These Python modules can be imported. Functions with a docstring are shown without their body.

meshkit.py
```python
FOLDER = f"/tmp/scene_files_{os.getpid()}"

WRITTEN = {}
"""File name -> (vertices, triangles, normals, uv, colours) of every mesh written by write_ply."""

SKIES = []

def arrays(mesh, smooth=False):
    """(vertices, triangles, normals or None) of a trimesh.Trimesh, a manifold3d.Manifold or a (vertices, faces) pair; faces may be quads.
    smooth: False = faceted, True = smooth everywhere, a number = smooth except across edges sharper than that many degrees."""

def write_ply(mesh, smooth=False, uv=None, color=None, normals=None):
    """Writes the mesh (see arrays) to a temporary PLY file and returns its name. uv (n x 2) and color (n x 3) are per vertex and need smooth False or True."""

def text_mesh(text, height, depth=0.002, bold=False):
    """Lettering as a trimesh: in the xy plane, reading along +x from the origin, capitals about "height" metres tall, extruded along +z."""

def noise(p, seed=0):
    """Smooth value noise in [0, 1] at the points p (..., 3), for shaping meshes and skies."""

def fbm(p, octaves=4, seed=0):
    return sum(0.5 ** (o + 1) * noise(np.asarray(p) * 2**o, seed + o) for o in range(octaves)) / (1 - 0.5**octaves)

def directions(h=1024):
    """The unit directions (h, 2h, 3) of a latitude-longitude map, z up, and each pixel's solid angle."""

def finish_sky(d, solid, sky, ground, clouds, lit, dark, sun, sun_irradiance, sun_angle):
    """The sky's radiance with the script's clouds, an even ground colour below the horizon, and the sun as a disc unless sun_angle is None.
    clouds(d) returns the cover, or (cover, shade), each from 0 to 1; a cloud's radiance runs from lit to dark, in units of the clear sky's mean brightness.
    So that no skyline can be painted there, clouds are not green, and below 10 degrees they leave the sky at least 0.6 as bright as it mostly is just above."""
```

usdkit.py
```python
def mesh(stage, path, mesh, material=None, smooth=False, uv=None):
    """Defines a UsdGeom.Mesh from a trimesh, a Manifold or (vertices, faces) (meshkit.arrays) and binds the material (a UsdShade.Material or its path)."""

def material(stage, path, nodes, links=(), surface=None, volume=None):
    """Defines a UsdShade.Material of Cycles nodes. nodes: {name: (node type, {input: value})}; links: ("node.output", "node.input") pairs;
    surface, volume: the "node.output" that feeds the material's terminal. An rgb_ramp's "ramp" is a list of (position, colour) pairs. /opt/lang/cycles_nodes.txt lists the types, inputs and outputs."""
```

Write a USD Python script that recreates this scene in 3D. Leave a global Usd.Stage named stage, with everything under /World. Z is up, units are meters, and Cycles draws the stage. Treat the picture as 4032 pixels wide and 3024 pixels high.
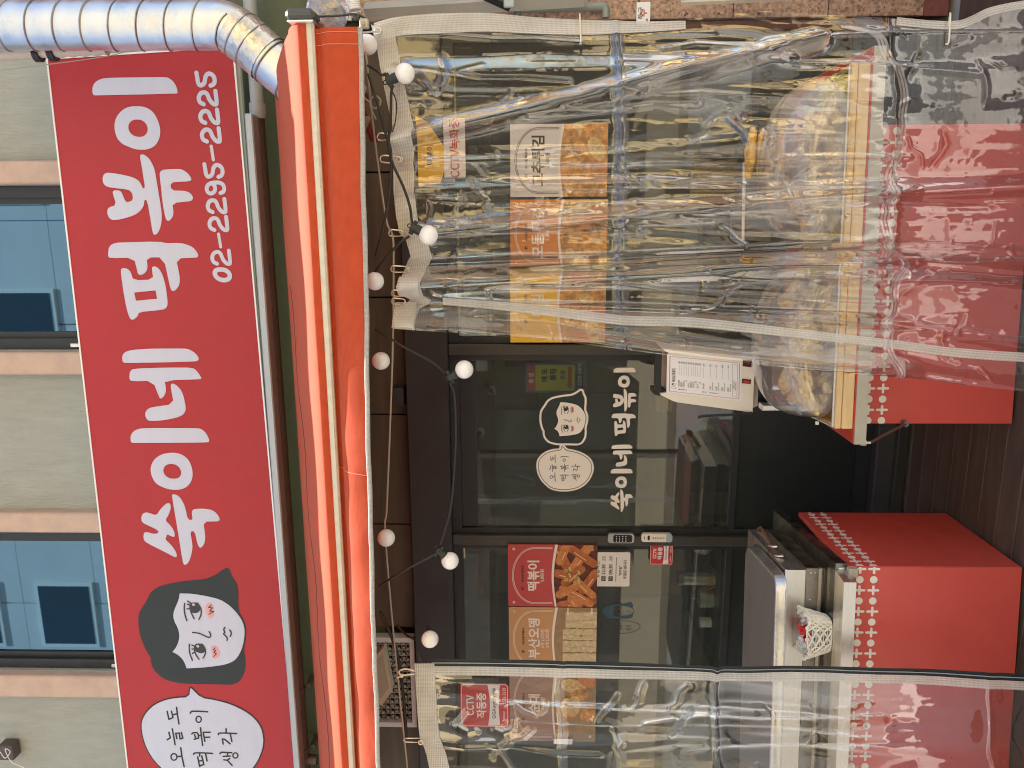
import math, random, glob
import numpy as np, trimesh, usdkit, meshkit
from shapely.geometry import Polygon, LineString, Point, box as sbox
from shapely.ops import unary_union
from shapely import affinity
from pxr import Usd, UsdGeom, UsdLux, UsdShade, Gf, Sdf

# ---------------------------------------------------------------- camera, sky, sun, exposure
stage = Usd.Stage.CreateInMemory()
UsdGeom.Xform.Define(stage, '/World')
EXPOSURE = 1.64
FPX, CAM = 3030., np.array([0, -3.7, 1.8])
YAW, PITCH = math.radians(12.2), math.radians(1.6)
FWD = np.array([-math.sin(YAW) * math.cos(PITCH), math.cos(YAW) * math.cos(PITCH), math.sin(PITCH)])
RGT = np.array([math.cos(YAW), math.sin(YAW), 0.0])
UPV = np.cross(RGT, FWD)
cam = UsdGeom.Camera.Define(stage, '/World/camera')
rows = [-UPV, RGT, -FWD]                      # the phone was held sideways: the picture's right is down
m4 = Gf.Matrix4d(1.0)
for i, r in enumerate(rows):
    m4.SetRow(i, Gf.Vec4d(float(r[0]), float(r[1]), float(r[2]), 0))
m4.SetRow(3, Gf.Vec4d(*map(float, CAM), 1))
cam.AddTransformOp().Set(m4)
cam.CreateHorizontalApertureAttr(36.0)
cam.CreateVerticalApertureAttr(27.0)
cam.CreateFocalLengthAttr(36.0 * FPX / 4032)
cam.CreateExposureAttr(EXPOSURE)
cam.CreateClippingRangeAttr(Gf.Vec2f(0.05, 2000))

SUN_EL, SUN_PHI = math.radians(70), math.radians(60)
S = np.array([math.cos(SUN_EL) * math.cos(SUN_PHI), math.cos(SUN_EL) * math.sin(SUN_PHI), math.sin(SUN_EL)])
usdkit.material(stage, '/World/Looks/sky_light', {
    'sky': ('sky_texture', {'sky_type': 'single_scattering', 'sun_disc': False, 'sun_elevation': SUN_EL, 'sun_rotation': math.atan2(S[0], S[1])}),
    'bg': ('background_shader', {'strength': 0.095})}, [('sky.color', 'bg.color')], surface='bg.background')
dome = UsdLux.DomeLight.Define(stage, '/World/sky')
UsdShade.MaterialBindingAPI.Apply(dome.GetPrim()).Bind(UsdShade.Material.Get(stage, '/World/Looks/sky_light'))
dome.GetPrim().SetCustomDataByKey('kind', 'structure')
sun = UsdLux.DistantLight.Define(stage, '/World/sun')
sun.CreateIntensityAttr(1.12); sun.CreateAngleAttr(0.53); sun.CreateNormalizeAttr(True)
sun.CreateColorAttr(Gf.Vec3f(1.0, 0.95, 0.88))
zl = S; xl = np.cross([0, 0, 1.0], zl); xl /= np.linalg.norm(xl); yl = np.cross(zl, xl)
sm = Gf.Matrix4d(1.0)
for i, r in enumerate([xl, yl, zl]):
    sm.SetRow(i, Gf.Vec4d(float(r[0]), float(r[1]), float(r[2]), 0))
sun.AddTransformOp().Set(sm)

# ---------------------------------------------------------------- helpers
def ray(x, y): return FWD * FPX + RGT * (1512.0 - y) - UPV * (x - 2016.0)
def PY(x, y, Y=0.0):
    d = ray(x, y); return CAM + d * ((Y - CAM[1]) / d[1])
def PZ(x, y, Z=0.0):
    d = ray(x, y); return CAM + d * ((Z - CAM[2]) / d[2])

_names = {}
def numbered(path):
    n = _names.get(path, 0); _names[path] = n + 1
    return path if n == 0 else f'{path}_{n:03d}'

def tagp(prim, label=None, cat=None, group=None, kind=None):
    for k, v in (('label', label), ('category', cat), ('group', group), ('kind', kind)):
        if v: prim.SetCustomDataByKey(k, v)

def cat(ms):
    ms = [m for m in ms if m is not None]
    return trimesh.util.concatenate([trimesh.Trimesh(np.array(m.vertices), np.array(m.faces), process=False) for m in ms])

def _mesh(path, m, mat, smooth=False, label=None, uv=None, kind=None):
    p = usdkit.mesh(stage, path, m, mat, smooth=smooth, uv=uv).GetPrim()
    tagp(p, label=label, kind=kind)
    return p

class Thing:
    """An Xform at the thing's base, its parts the children."""
    def __init__(s, name, label, cat_, group=None, kind=None, loc=None):
        s.path = numbered('/World/' + name); s.loc = loc
        s.x = UsdGeom.Xform.Define(stage, s.path)
        tagp(s.x.GetPrim(), label, cat_, group, kind)
        if loc is not None: s.x.AddTranslateOp().Set(Gf.Vec3d(*map(float, loc)))
    def part(s, name, m, mat, smooth=False, parent=None, label=None, uv=None, kind=None):
        if s.loc is None:
            b = m.bounds; s.loc = np.array([(b[0][0] + b[1][0]) / 2, (b[0][1] + b[1][1]) / 2, b[0][2]])
            s.x.AddTranslateOp().Set(Gf.Vec3d(*map(float, s.loc)))
        m = m.copy(); m.apply_translation(-np.asarray(s.loc))
        path = numbered((parent or s.path) + '/' + name)
        _mesh(path, m, mat, smooth, label, uv, kind)
        return path

def single(name, m, mat, label=None, cat_=None, group=None, kind=None, smooth=False, uv=None):
    p = _mesh(numbered('/World/' + name), m, mat, smooth, uv=uv)
    tagp(p, label, cat_, group, kind); return p

def box(x0, x1, y0, y1, z0, z1):
    m = trimesh.creation.box([abs(x1 - x0), abs(y1 - y0), abs(z1 - z0)])
    m.apply_translation([(x0 + x1) / 2, (y0 + y1) / 2, (z0 + z1) / 2]); return m

def bevbox(x0, x1, y0, y1, z0, z1, b=0.004):
    """A box with chamfered edges."""
    x0, x1 = sorted((x0, x1)); y0, y1 = sorted((y0, y1)); z0, z1 = sorted((z0, z1))
    b = min(b, (x1 - x0) / 3, (y1 - y0) / 3, (z1 - z0) / 3)
    pts = []
    for sx in (0, 1):
        for sy in (0, 1):
            for sz in (0, 1):
                c = np.array([(x0, x1)[sx], (y0, y1)[sy], (z0, z1)[sz]])
                d = np.array([1 - 2 * sx, 1 - 2 * sy, 1 - 2 * sz]) * b
                for k in range(3):
                    q = c + d; q[k] = c[k]; pts.append(q)
    return trimesh.convex.convex_hull(np.array(pts))

def tube(path, r, n=10, cap=True):
    p = np.asarray(path, float); r = np.broadcast_to(r, len(p))
    t = np.gradient(p, axis=0); t /= np.linalg.norm(t, axis=1, keepdims=True) + 1e-12
    a = np.array([0, 0, 1.0]) if abs(t[0][2]) < .9 else np.array([1.0, 0, 0])
    u = np.cross(t[0], a); u /= np.linalg.norm(u); V = []
    ang = np.linspace(0, 2 * np.pi, n, endpoint=False)
    for i in range(len(p)):
        u = u - t[i] * (u @ t[i]); u /= np.linalg.norm(u); w = np.cross(t[i], u)
        V.append(p[i] + r[i] * (np.cos(ang)[:, None] * u + np.sin(ang)[:, None] * w))
    V = np.vstack(V); Fc = []
    for i in range(len(p) - 1):
        for j in range(n):
            a_, b_ = i * n + j, i * n + (j + 1) % n
            Fc += [[a_, b_, b_ + n], [a_, b_ + n, a_ + n]]
    if cap:
        V = np.vstack([V, p[0], p[-1]]); c0, c1 = len(V) - 2, len(V) - 1; o = (len(p) - 1) * n
        for j in range(n):
            Fc += [[c0, (j + 1) % n, j], [c1, o + j, o + (j + 1) % n]]
    m = trimesh.Trimesh(V, np.array(Fc), process=False); m.fix_normals() if False else None
    return m

def smooth_path(pts, k=12):
    """Catmull-Rom through the points."""
    p = np.asarray(pts, float)
    if len(p) < 3: return np.array([p[0] + (p[-1] - p[0]) * t for t in np.linspace(0, 1, k)])
    q = np.vstack([2 * p[0] - p[1], p, 2 * p[-1] - p[-2]]); out = []
    for i in range(1, len(q) - 2):
        for t in np.linspace(0, 1, k, endpoint=False):
            a, b, c, d = q[i - 1], q[i], q[i + 1], q[i + 2]
            out.append(.5 * (2 * b + (c - a) * t + (2 * a - 5 * b + 4 * c - d) * t * t + (3 * b - a - 3 * c + d) * t ** 3))
    out.append(p[-1]); return np.array(out)

def chaikin(pts, n=2):
    p = np.asarray(pts, float)
    for _ in range(n):
        q = np.roll(p, -1, 0); p = np.stack([.75 * p + .25 * q, .25 * p + .75 * q], 1).reshape(-1, 2)
    return p

def polys(g):
    if g.is_empty: return []
    return [q for q in getattr(g, 'geoms', [g]) if q.geom_type == 'Polygon' and q.area > 1e-9]

class Frame:
    """A plane in the scene: origin, right (u), up (v); its normal points at whoever reads it."""
    def __init__(s, o, u, v):
        s.o, s.u, s.v = (np.asarray(a, float) for a in (o, u, v)); s.n = np.cross(s.u, s.v)
    def p(s, x, y, z=0.0): return s.o + s.u * x + s.v * y + s.n * z
    def plate(s, geom, t=0.0015, z=0.0):
        ms = []
        for g in polys(geom):
            try: e = trimesh.creation.extrude_polygon(g, t, engine='earcut')
            except Exception: continue
            V = np.array(e.vertices)
            e = trimesh.Trimesh(s.o + V[:, :1] * s.u + V[:, 1:2] * s.v + (V[:, 2:] + z) * s.n, e.faces, process=False); ms.append(e)
        return cat(ms) if ms else None
    def hit(s, x, y):
        """The photographed point (x, y) on this plane, in its own two coordinates."""
        d = ray(x, y); q = CAM + d * (((s.o - CAM) @ s.n) / (d @ s.n)) - s.o
        return np.array([q @ s.u, q @ s.v])

def facade(Y): return Frame((0, Y, 0), (1, 0, 0), (0, 0, 1))

_font = {}
def text_poly(text, h, bold=0):
    """Lettering (Korean too) as a shapely shape, centred, letters about h tall."""
    from PIL import Image, ImageDraw, ImageFont
    key = (text, bold)
    if key not in _font:
        px = 72
        f = ImageFont.truetype(glob.glob('/opt/blender-*/*/datafiles/fonts/Noto Sans CJK Regular.woff2')[0], px)
        x0, y0, x1, y1 = f.getbbox(text, anchor='ls', stroke_width=bold)
        im = Image.new('L', (x1 - x0 + 8, y1 - y0 + 8))
        ImageDraw.Draw(im).text((4 - x0, 4 - y0), text, 255, f, anchor='ls', stroke_width=bold)
        on = np.pad(np.asarray(im) > 127, ((0, 0), (1, 1))).astype(np.int8)
        rw, st = np.nonzero(np.diff(on, axis=1) == 1); en = np.nonzero(np.diff(on, axis=1) == -1)[1]
        g = unary_union([sbox(a, -r - 1, b, -r) for a, b, r in zip(st, en, rw)]).buffer(.6).buffer(-.6).simplify(1.0)
        g = affinity.scale(g, 1 / 64, 1 / 64, origin=(0, 0))
        c = g.envelope.centroid; _font[key] = affinity.translate(g, -c.x, -c.y)
    return affinity.scale(_font[key], h, h, origin=(0, 0))

def put(g, x, y, r=0): return affinity.translate(affinity.rotate(g, r, origin=(0, 0)) if r else g, x, y)
def rrect(x0, y0, x1, y1, r):
    return sbox(x0 + r, y0 + r, x1 - r, y1 - r).buffer(r, 6) if r else sbox(x0, y0, x1, y1)

# ---------------------------------------------------------------- materials
_m = {}
def M(name, col, rough=.5, metal=0.0, var=0.0, vs=6.0, bump=0.0, bs=200.0, spec=.5, stretch=None, coat=0.0, detail=4, dirt=None, bdist=.002):
    """A procedural material: colour varied by noise, fine relief by a second noise."""
    if name in _m: return _m[name]
    N = {'g': ('geometry', {}), 'p': ('principled_bsdf', {'base_color': col, 'roughness': rough, 'metallic': metal, 'specular_ior_level': spec, 'coat_weight': coat})}
    L = []; vec = 'g.position'
    if stretch:
        N['mp'] = ('mapping', {'scale': stretch}); L.append(('g.position', 'mp.vector')); vec = 'mp.vector'
    if var:
        N['n'] = ('noise_texture', {'scale': vs, 'detail': detail, 'roughness': .6}); L.append((vec, 'n.vector'))
        lo = tuple(max(0, c * (1 - var)) for c in col); hi = tuple(min(1, c * (1 + var)) for c in col)
        N['r'] = ('rgb_ramp', {'ramp': [(.25, lo), (.75, hi)]}); L += [('n.fac', 'r.fac')]
        if dirt:
            N['n2'] = ('noise_texture', {'scale': dirt[1], 'detail': 5, 'roughness': .7}); L.append((vec, 'n2.vector'))
            N['mr'] = ('map_range', {'from_min': dirt[2], 'from_max': dirt[3], 'to_min': 0, 'to_max': 1, 'clamp': True}); L.append(('n2.fac', 'mr.value'))
            N['mx'] = ('mix_color', {'b': dirt[0]}); L += [('mr.result', 'mx.fac'), ('r.color', 'mx.a'), ('mx.result', 'p.base_color')]
        else: L.append(('r.color', 'p.base_color'))
        N['rr'] = ('map_range', {'from_min': .2, 'from_max': .8, 'to_min': max(.02, rough - .12), 'to_max': min(1, rough + .12), 'clamp': True})
        L += [('n.fac', 'rr.value'), ('rr.result', 'p.roughness')]
    if bump:
        N['bn'] = ('noise_texture', {'scale': bs, 'detail': 3}); L.append((vec, 'bn.vector'))
        N['b'] = ('bump', {'strength': bump, 'distance': bdist}); L += [('bn.fac', 'b.height'), ('b.normal', 'p.normal')]
    _m[name] = usdkit.material(stage, '/World/Looks/' + name, N, L, surface='p.BSDF'); return _m[name]

def clear_film(name, tint=(.95, .95, .94), base=.06, power=4.0, gain=.9, haze=.03, rough=.02, hcol=(.85, .83, .8), bump=0.0, bs=60.0, gcol=(1, 1, 1)):
    """Thin clear sheet (film, pane): lets light through, mirrors more the more it is seen edge-on."""
    N = {'t': ('transparent_bsdf', {'color': tint}), 'g': ('glossy_bsdf', {'color': gcol, 'roughness': rough, 'distribution': 'ggx'}),
         'd': ('diffuse_bsdf', {'color': hcol}), 'lw': ('layer_weight', {'blend': .5}), 'pw': ('math', {'math_type': 'power', 'value2': power}),
         'ma': ('math', {'math_type': 'multiply_add', 'value2': gain, 'value3': base, 'use_clamp': True}),
         'm1': ('mix_closure', {'fac': haze}), 'm2': ('mix_closure', {})}
    L = [('lw.facing', 'pw.value1'), ('pw.value', 'ma.value1'), ('t.BSDF', 'm1.closure1'), ('d.BSDF', 'm1.closure2'),
         ('m1.closure', 'm2.closure1'), ('g.BSDF', 'm2.closure2'), ('ma.value', 'm2.fac')]
    if bump:
        N['ge'] = ('geometry', {}); N['bn'] = ('noise_texture', {'scale': bs, 'detail': 3, 'roughness': .55})
        N['b'] = ('bump', {'strength': bump, 'distance': .004})
        L += [('ge.position', 'bn.vector'), ('bn.fac', 'b.height'), ('b.normal', 'g.normal')]
    _m[name] = usdkit.material(stage, '/World/Looks/' + name, N, L, surface='m2.closure'); return _m[name]

def cloth(name, col, trans=.35, var=.12):
    c2 = tuple(min(1, c * .8) for c in col)
    N = {'g': ('geometry', {}), 'mp': ('mapping', {'scale': (1, 8, 1)}), 'n': ('noise_texture', {'scale': 22, 'detail': 5}), 'n3': ('noise_texture', {'scale': 900, 'detail': 2}),
         'r': ('rgb_ramp', {'ramp': [(.3, tuple(c * (1 - var) for c in col)), (.7, tuple(min(1, c * (1 + var)) for c in col))]}),
         'd': ('principled_bsdf', {'roughness': .85, 'specular_ior_level': .25, 'sheen_weight': .1}), 't': ('translucent_bsdf', {'color': c2}), 'b': ('bump', {'strength': .35, 'distance': .001}),
         'm': ('mix_closure', {'fac': trans})}
    L = [('g.position', 'mp.vector'), ('mp.vector', 'n.vector'), ('g.position', 'n3.vector'), ('n.fac', 'r.fac'), ('r.color', 'd.base_color'), ('n3.fac', 'b.height'), ('b.normal', 'd.normal'),
         ('d.BSDF', 'm.closure1'), ('t.BSDF', 'm.closure2')]
    _m[name] = usdkit.material(stage, '/World/Looks/' + name, N, L, surface='m.closure'); return _m[name]

def wood(name, a, b, axis='x', scale=18., rough=.5):
    st = {'x': (.12, 1, 1), 'y': (1, .12, 1), 'z': (1, 1, .12)}[axis]
    N = {'g': ('geometry', {}), 'mp': ('mapping', {'scale': st}), 'n': ('noise_texture', {'scale': scale, 'detail': 6, 'roughness': .65, 'distortion': .8}),
         'r': ('rgb_ramp', {'ramp': [(.3, a), (.5, tuple((x + y) / 2 for x, y in zip(a, b))), (.7, b)]}), 'p': ('principled_bsdf', {'roughness': rough}),
         'n2': ('noise_texture', {'scale': scale * 8, 'detail': 3}), 'bu': ('bump', {'strength': .25, 'distance': .001})}
    L = [('g.position', 'mp.vector'), ('mp.vector', 'n.vector'), ('mp.vector', 'n2.vector'), ('n.fac', 'r.fac'), ('r.color', 'p.base_color'), ('n2.fac', 'bu.height'), ('bu.normal', 'p.normal')]
    _m[name] = usdkit.material(stage, '/World/Looks/' + name, N, L, surface='p.BSDF'); return _m[name]

def mesh_tape(name, a=(.82, .81, .78), op=.72, s=260.):
    """Woven white reinforcing tape: threads with tiny gaps."""
    N = {'uv': ('attribute', {'attribute': 'st'}), 'sx': ('separate_xyz', {}),
         'fx': ('math', {'math_type': 'sine'}), 'mxx': ('math', {'math_type': 'multiply', 'value2': s * 6.283}), 'fy': ('math', {'math_type': 'sine'}), 'myy': ('math', {'math_type': 'multiply', 'value2': s * .55 * 6.283}),
         'mm': ('math', {'math_type': 'maximum'}), 'mr': ('map_range', {'from_min': -.2, 'from_max': .5, 'to_min': .45, 'to_max': .97, 'clamp': True}),
         'ge': ('geometry', {}), 'n': ('noise_texture', {'scale': 14, 'detail': 4}), 'r': ('rgb_ramp', {'ramp': [(.3, tuple(c * .78 for c in a)), (.7, a)]}),
         'd': ('principled_bsdf', {'roughness': .45}), 'tl': ('translucent_bsdf', {'color': a}), 'md': ('mix_closure', {'fac': .3}),
         't': ('transparent_bsdf', {'color': (.9, .9, .9)}), 'm': ('mix_closure', {})}
    L = [('uv.vector', 'sx.vector'), ('sx.x', 'mxx.value1'), ('mxx.value', 'fx.value1'), ('sx.y', 'myy.value1'), ('myy.value', 'fy.value1'), ('fx.value', 'mm.value1'), ('fy.value', 'mm.value2'),
         ('mm.value', 'mr.value'), ('ge.position', 'n.vector'), ('n.fac', 'r.fac'), ('r.color', 'd.base_color'), ('d.BSDF', 'md.closure1'), ('tl.BSDF', 'md.closure2'),
         ('t.BSDF', 'm.closure1'), ('md.closure', 'm.closure2'), ('mr.result', 'm.fac')]
    _m[name] = usdkit.material(stage, '/World/Looks/' + name, N, L, surface='m.closure'); return _m[name]

RED = (.42, .035, .04)
M('sign_red', (.40, .034, .040), .5, spec=.28, var=.05, vs=3, bump=.05, bs=40)
M('sign_white', (.53, .56, .67), .45, var=.03, vs=30, stretch=(.05, 1, 1))
M('trim_white', (.8, .8, .78), .4)
M('ink_dark', (.036, .046, .047), .6, spec=.25)
M('ink_line', (.028, .03, .036), .5)
M('ink_brown', (.035, .025, .02), .5)
M('blush', (.70, .36, .37), .5)
M('decal_cream', (.84, .80, .74), .45, var=.02)
M('stucco', (.32, .33, .29), .9, var=.10, vs=7, bump=1.0, bs=26, stretch=(3.0, 3.0, .7), dirt=((.16, .16, .13), 30, .62, .75), bdist=.006)
M('stucco_pink', (.50, .36, .28), .8, var=.12, vs=12, bump=.4, bs=90)
M('olive_wall', (.085, .10, .05), .7, var=.15, vs=5, bump=.2, bs=60)
M('frame_dark', (.022, .024, .026), .45, var=.3, vs=20)
M('beam_brown', (.030, .028, .026), .5, var=.15, vs=4, bump=.05)
M('frame_brown', (.045, .042, .034), .45, var=.2, vs=8)
M('black_panel', (.022, .027, .025), .35, spec=.3)
M('alu', (.40, .46, .50), .45, 0.3, var=.06, vs=12)
M('alu_green', (.26, .30, .27), .5, 0.2, var=.1, vs=9)
M('pipe_brown', (.07, .052, .045), .5, var=.15, vs=8, coat=.2)
M('pipe_grey', (.33, .36, .36), .5, var=.08, vs=8)
M('galv', (.70, .72, .72), .40, 1.0, var=.10, vs=9, bump=.12, bs=16, bdist=.004)
M('galv_seam', (.38, .37, .34), .4, 1.0, var=.2, vs=30)
M('steel', (.80, .77, .70), .38, 1.0, var=.08, vs=14, stretch=(.2, 1, 4), bump=.04, bs=120)
M('steel_dark', (.27, .26, .25), .33, 1.0, var=.12, vs=14)
M('steel_bright', (.75, .75, .75), .18, 1.0)
M('lid_grey', (.23, .225, .195), .6, 0.0, var=.08, vs=12, bump=.08, bs=60)
M('booth_red', (.60, .085, .066), .38, var=.05, vs=2.5, coat=.08)
M('print_white', (.82, .80, .78), .5)
M('cream_edge', (.46, .42, .33), .5, var=.1, vs=10, dirt=((.6, .5, .25), 9, .6, .72))
M('table_red', (.55, .03, .02), .35)
M('machine_cream', (.80, .75, .64), .4, var=.03, vs=5, coat=.15)
M('paper', (.84, .83, .85), .7)
M('paper_line', (.55, .05, .06), .6)
M('plastic_black', (.012, .012, .013), .42)
M('plastic_dark', (.018, .022, .022), .5, bump=.05)
M('switch_red', (.10, .004, .006), .25, coat=.4)
M('bulb_white', (.85, .84, .85), .28, coat=.3, var=.02, vs=20)
M('bulb_pink', (.82, .79, .77), .3, coat=.3, var=.05, vs=30)
M('rope_grey', (.34, .31, .26), .8)
M('tie_white', (.75, .70, .58), .5)
M('wire_black', (.015, .014, .013), .5)
M('rail_cream', (.62, .57, .46), .45, var=.12, vs=25, dirt=((.2, .15, .09), 60, .66, .72))
M('cap_grey', (.075, .075, .075), .55, bump=.05)
M('trim_grey', (.42, .42, .40), .85, bump=.8, bs=420, bdist=.002, var=.25, vs=120)
M('granite', (.36, .23, .16), .35, var=.75, vs=70, detail=5, dirt=((.03, .025, .02), 55, .60, .64))
M('granite_red', (.20, .07, .06), .4, var=.3, vs=50)
M('poster_red', (.45, .05, .05), .45, var=.02)
M('poster_tan', (.50, .26, .11), .45, var=.02)
M('poster_white', (.62, .58, .55), .45)
M('poster_orange', (.62, .22, .04), .45)
M('poster_yellow', (.78, .46, .03), .45)
M('poster_brown', (.34, .20, .15), .45)
M('print_cream', (.74, .66, .60), .5)
M('sauce', (.10, .022, .012), .3, var=.3, vs=25)
M('ricecake', (.40, .11, .028), .3, var=.3, vs=30, coat=.3)
M('ricecake_pale', (.52, .19, .055), .3, var=.2, vs=40, coat=.3)
M('onion_green', (.42, .46, .16), .5, var=.3, vs=60)
M('fishcake', (.56, .44, .27), .6, var=.25, vs=45, bump=.2, bs=80)
M('fishcake_dark', (.30, .19, .09), .6, var=.2, vs=30)
M('fried_print', (.50, .24, .06), .5, var=.75, vs=38, detail=6)
M('fried', (.60, .40, .15), .6, var=.45, vs=50, bump=.7, bs=120, bdist=.004)
M('fried_pale', (.68, .51, .26), .6, var=.35, vs=60, bump=.6, bs=130, bdist=.004)
M('fries_yellow', (.75, .42, .04), .5, var=.35, vs=60, bump=.3)
M('shop_red', (.36, .05, .045), .5, var=.2, vs=20)
M('wall_inside', (.52, .51, .42), .8, var=.12, vs=2)
M('floor_inside', (.10, .085, .07), .5, var=.2, vs=3)
M('notice_yellow', (.55, .62, .05), .6)
M('notice_blue', (.16, .20, .35), .6)
M('notice_red', (.50, .08, .06), .6)
M('notice_navy', (.03, .04, .10), .6)
M('lattice', (.31, .31, .26), .7, var=.2, vs=20)
M('lattice_white', (.56, .53, .52), .6)
M('lamp_beige', (.46, .44, .31), .45, var=.05)
M('basket_cream', (.86, .83, .72), .45)
M('candy_red', (.6, .02, .015), .3, coat=.3)
M('candy_white', (.75, .74, .78), .35, coat=.2, var=.1, vs=80)
M('zip_black', (.012, .014, .014), .6, bump=.5, bs=500)
M('zip_grey', (.35, .38, .37), .6)
M('skirt_grey', (.05, .05, .05), .6, var=.2, vs=10)
M('plant_ghost', (.03, .07, .10), .6)
M('pavement', (.38, .37, .34), .85, var=.16, vs=8, bump=.3, bs=60)
M('asphalt', (.17, .168, .16), .85, var=.25, vs=12, bump=.5, bs=150)
M('opp_panel', (.66, .66, .64), .6, var=.06, vs=1.3)
M('opp_cream', (.82, .64, .36), .8, var=.10, vs=2)
M('opp_base', (.12, .11, .095), .7, var=.3, vs=1.5)
M('opp_dark', (.05, .05, .055), .5)
M('light_paving', (.24, .20, .14), .85, var=.1, vs=4)
M('opp_awning_cream', (.86, .68, .38), .8, var=.04)
M('opp_awning_yellow', (.84, .60, .22), .8, var=.04)
M('opp_glass', (.05, .07, .08), .08, spec=.8)
M('concrete', (.30, .29, .27), .85, var=.15, vs=3)
cloth('awning_cloth', (.60, .092, .036), .22, .09)
wood('deck_wood', (.060, .038, .028), (.125, .085, .064), 'x', 16, .7)
wood('tray_wood', (.62, .40, .16), (.80, .58, .30), 'x', 14, .5)
wood('soffit_wood', (.045, .030, .017), (.10, .068, .036), 'x', 10, .6)
wood('cabinet_wood', (.045, .040, .028), (.085, .070, .045), 'z', 14, .5)
clear_film('door_glass', (.78, .81, .78), .075, 5, .9, .032, .01, (.6, .65, .6))
clear_film('window_glass', (.09, .21, .29), .23, 4, .6, .0, .012, gcol=(.40, .68, .86))
clear_film('curtain_film', (.95, .94, .92), .062, 1.35, 1.1, .020, .014, (.94, .80, .58), bump=.05, bs=18)
clear_film('dome_film', (.95, .95, .94), .07, 2.5, .9, .13, .05, (.85, .82, .78))
clear_film('dome_milky', (.95, .94, .93), .08, 2.5, .9, .30, .06, (.88, .80, .72))
clear_film('seam_film', (.85, .82, .82), .10, 2.5, .9, .25, .1, (.85, .78, .76))
clear_film('bag_film', (.9, .9, .9), .12, 2.5, .9, .12, .15, (.85, .83, .8), bump=.6, bs=60)
mesh_tape('tape_white'); mesh_tape('tape_clear', (.72, .66, .50), .6)
# ---------------------------------------------------------------- the setting
rng = np.random.default_rng(7)
g = trimesh.Trimesh([[-60, -60, 0], [60, -60, 0], [60, 40, 0], [-60, 40, 0]], [[0, 1, 2], [0, 2, 3]])
g.apply_translation([0, 0, -.13]); single('ground', g, _m['asphalt'], kind='structure')
pv = Thing('pavement', None, None, kind='structure', loc=(0, -1.9, -.1))
pv.part('slab', box(-30, 30, -11, -6.4, -.126, -.01), _m['light_paving'])
pv.part('slab', box(-30, 30, -2.35, .2, -.126, -.03), _m['pavement'])
# wooden deck in front of the door, boards along the facade
deck = Thing('deck', None, None, kind='structure', loc=(-1.2, -.8, 0))
yb = -.13
for k in range(13):
    w = .118
    bd = bevbox(-3.6, .95, yb - w + .006, yb, -.025, -.001 - .002 * rng.random(), .0025)
    deck.part('board', bd, _m['deck_wood']); yb -= w
deck.part('joist', box(-3.6, .95, yb, -.14, -.029, -.0262), _m['plastic_black'])
# step of the door (threshold)
WX0, WX1 = -4.2, .98

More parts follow.
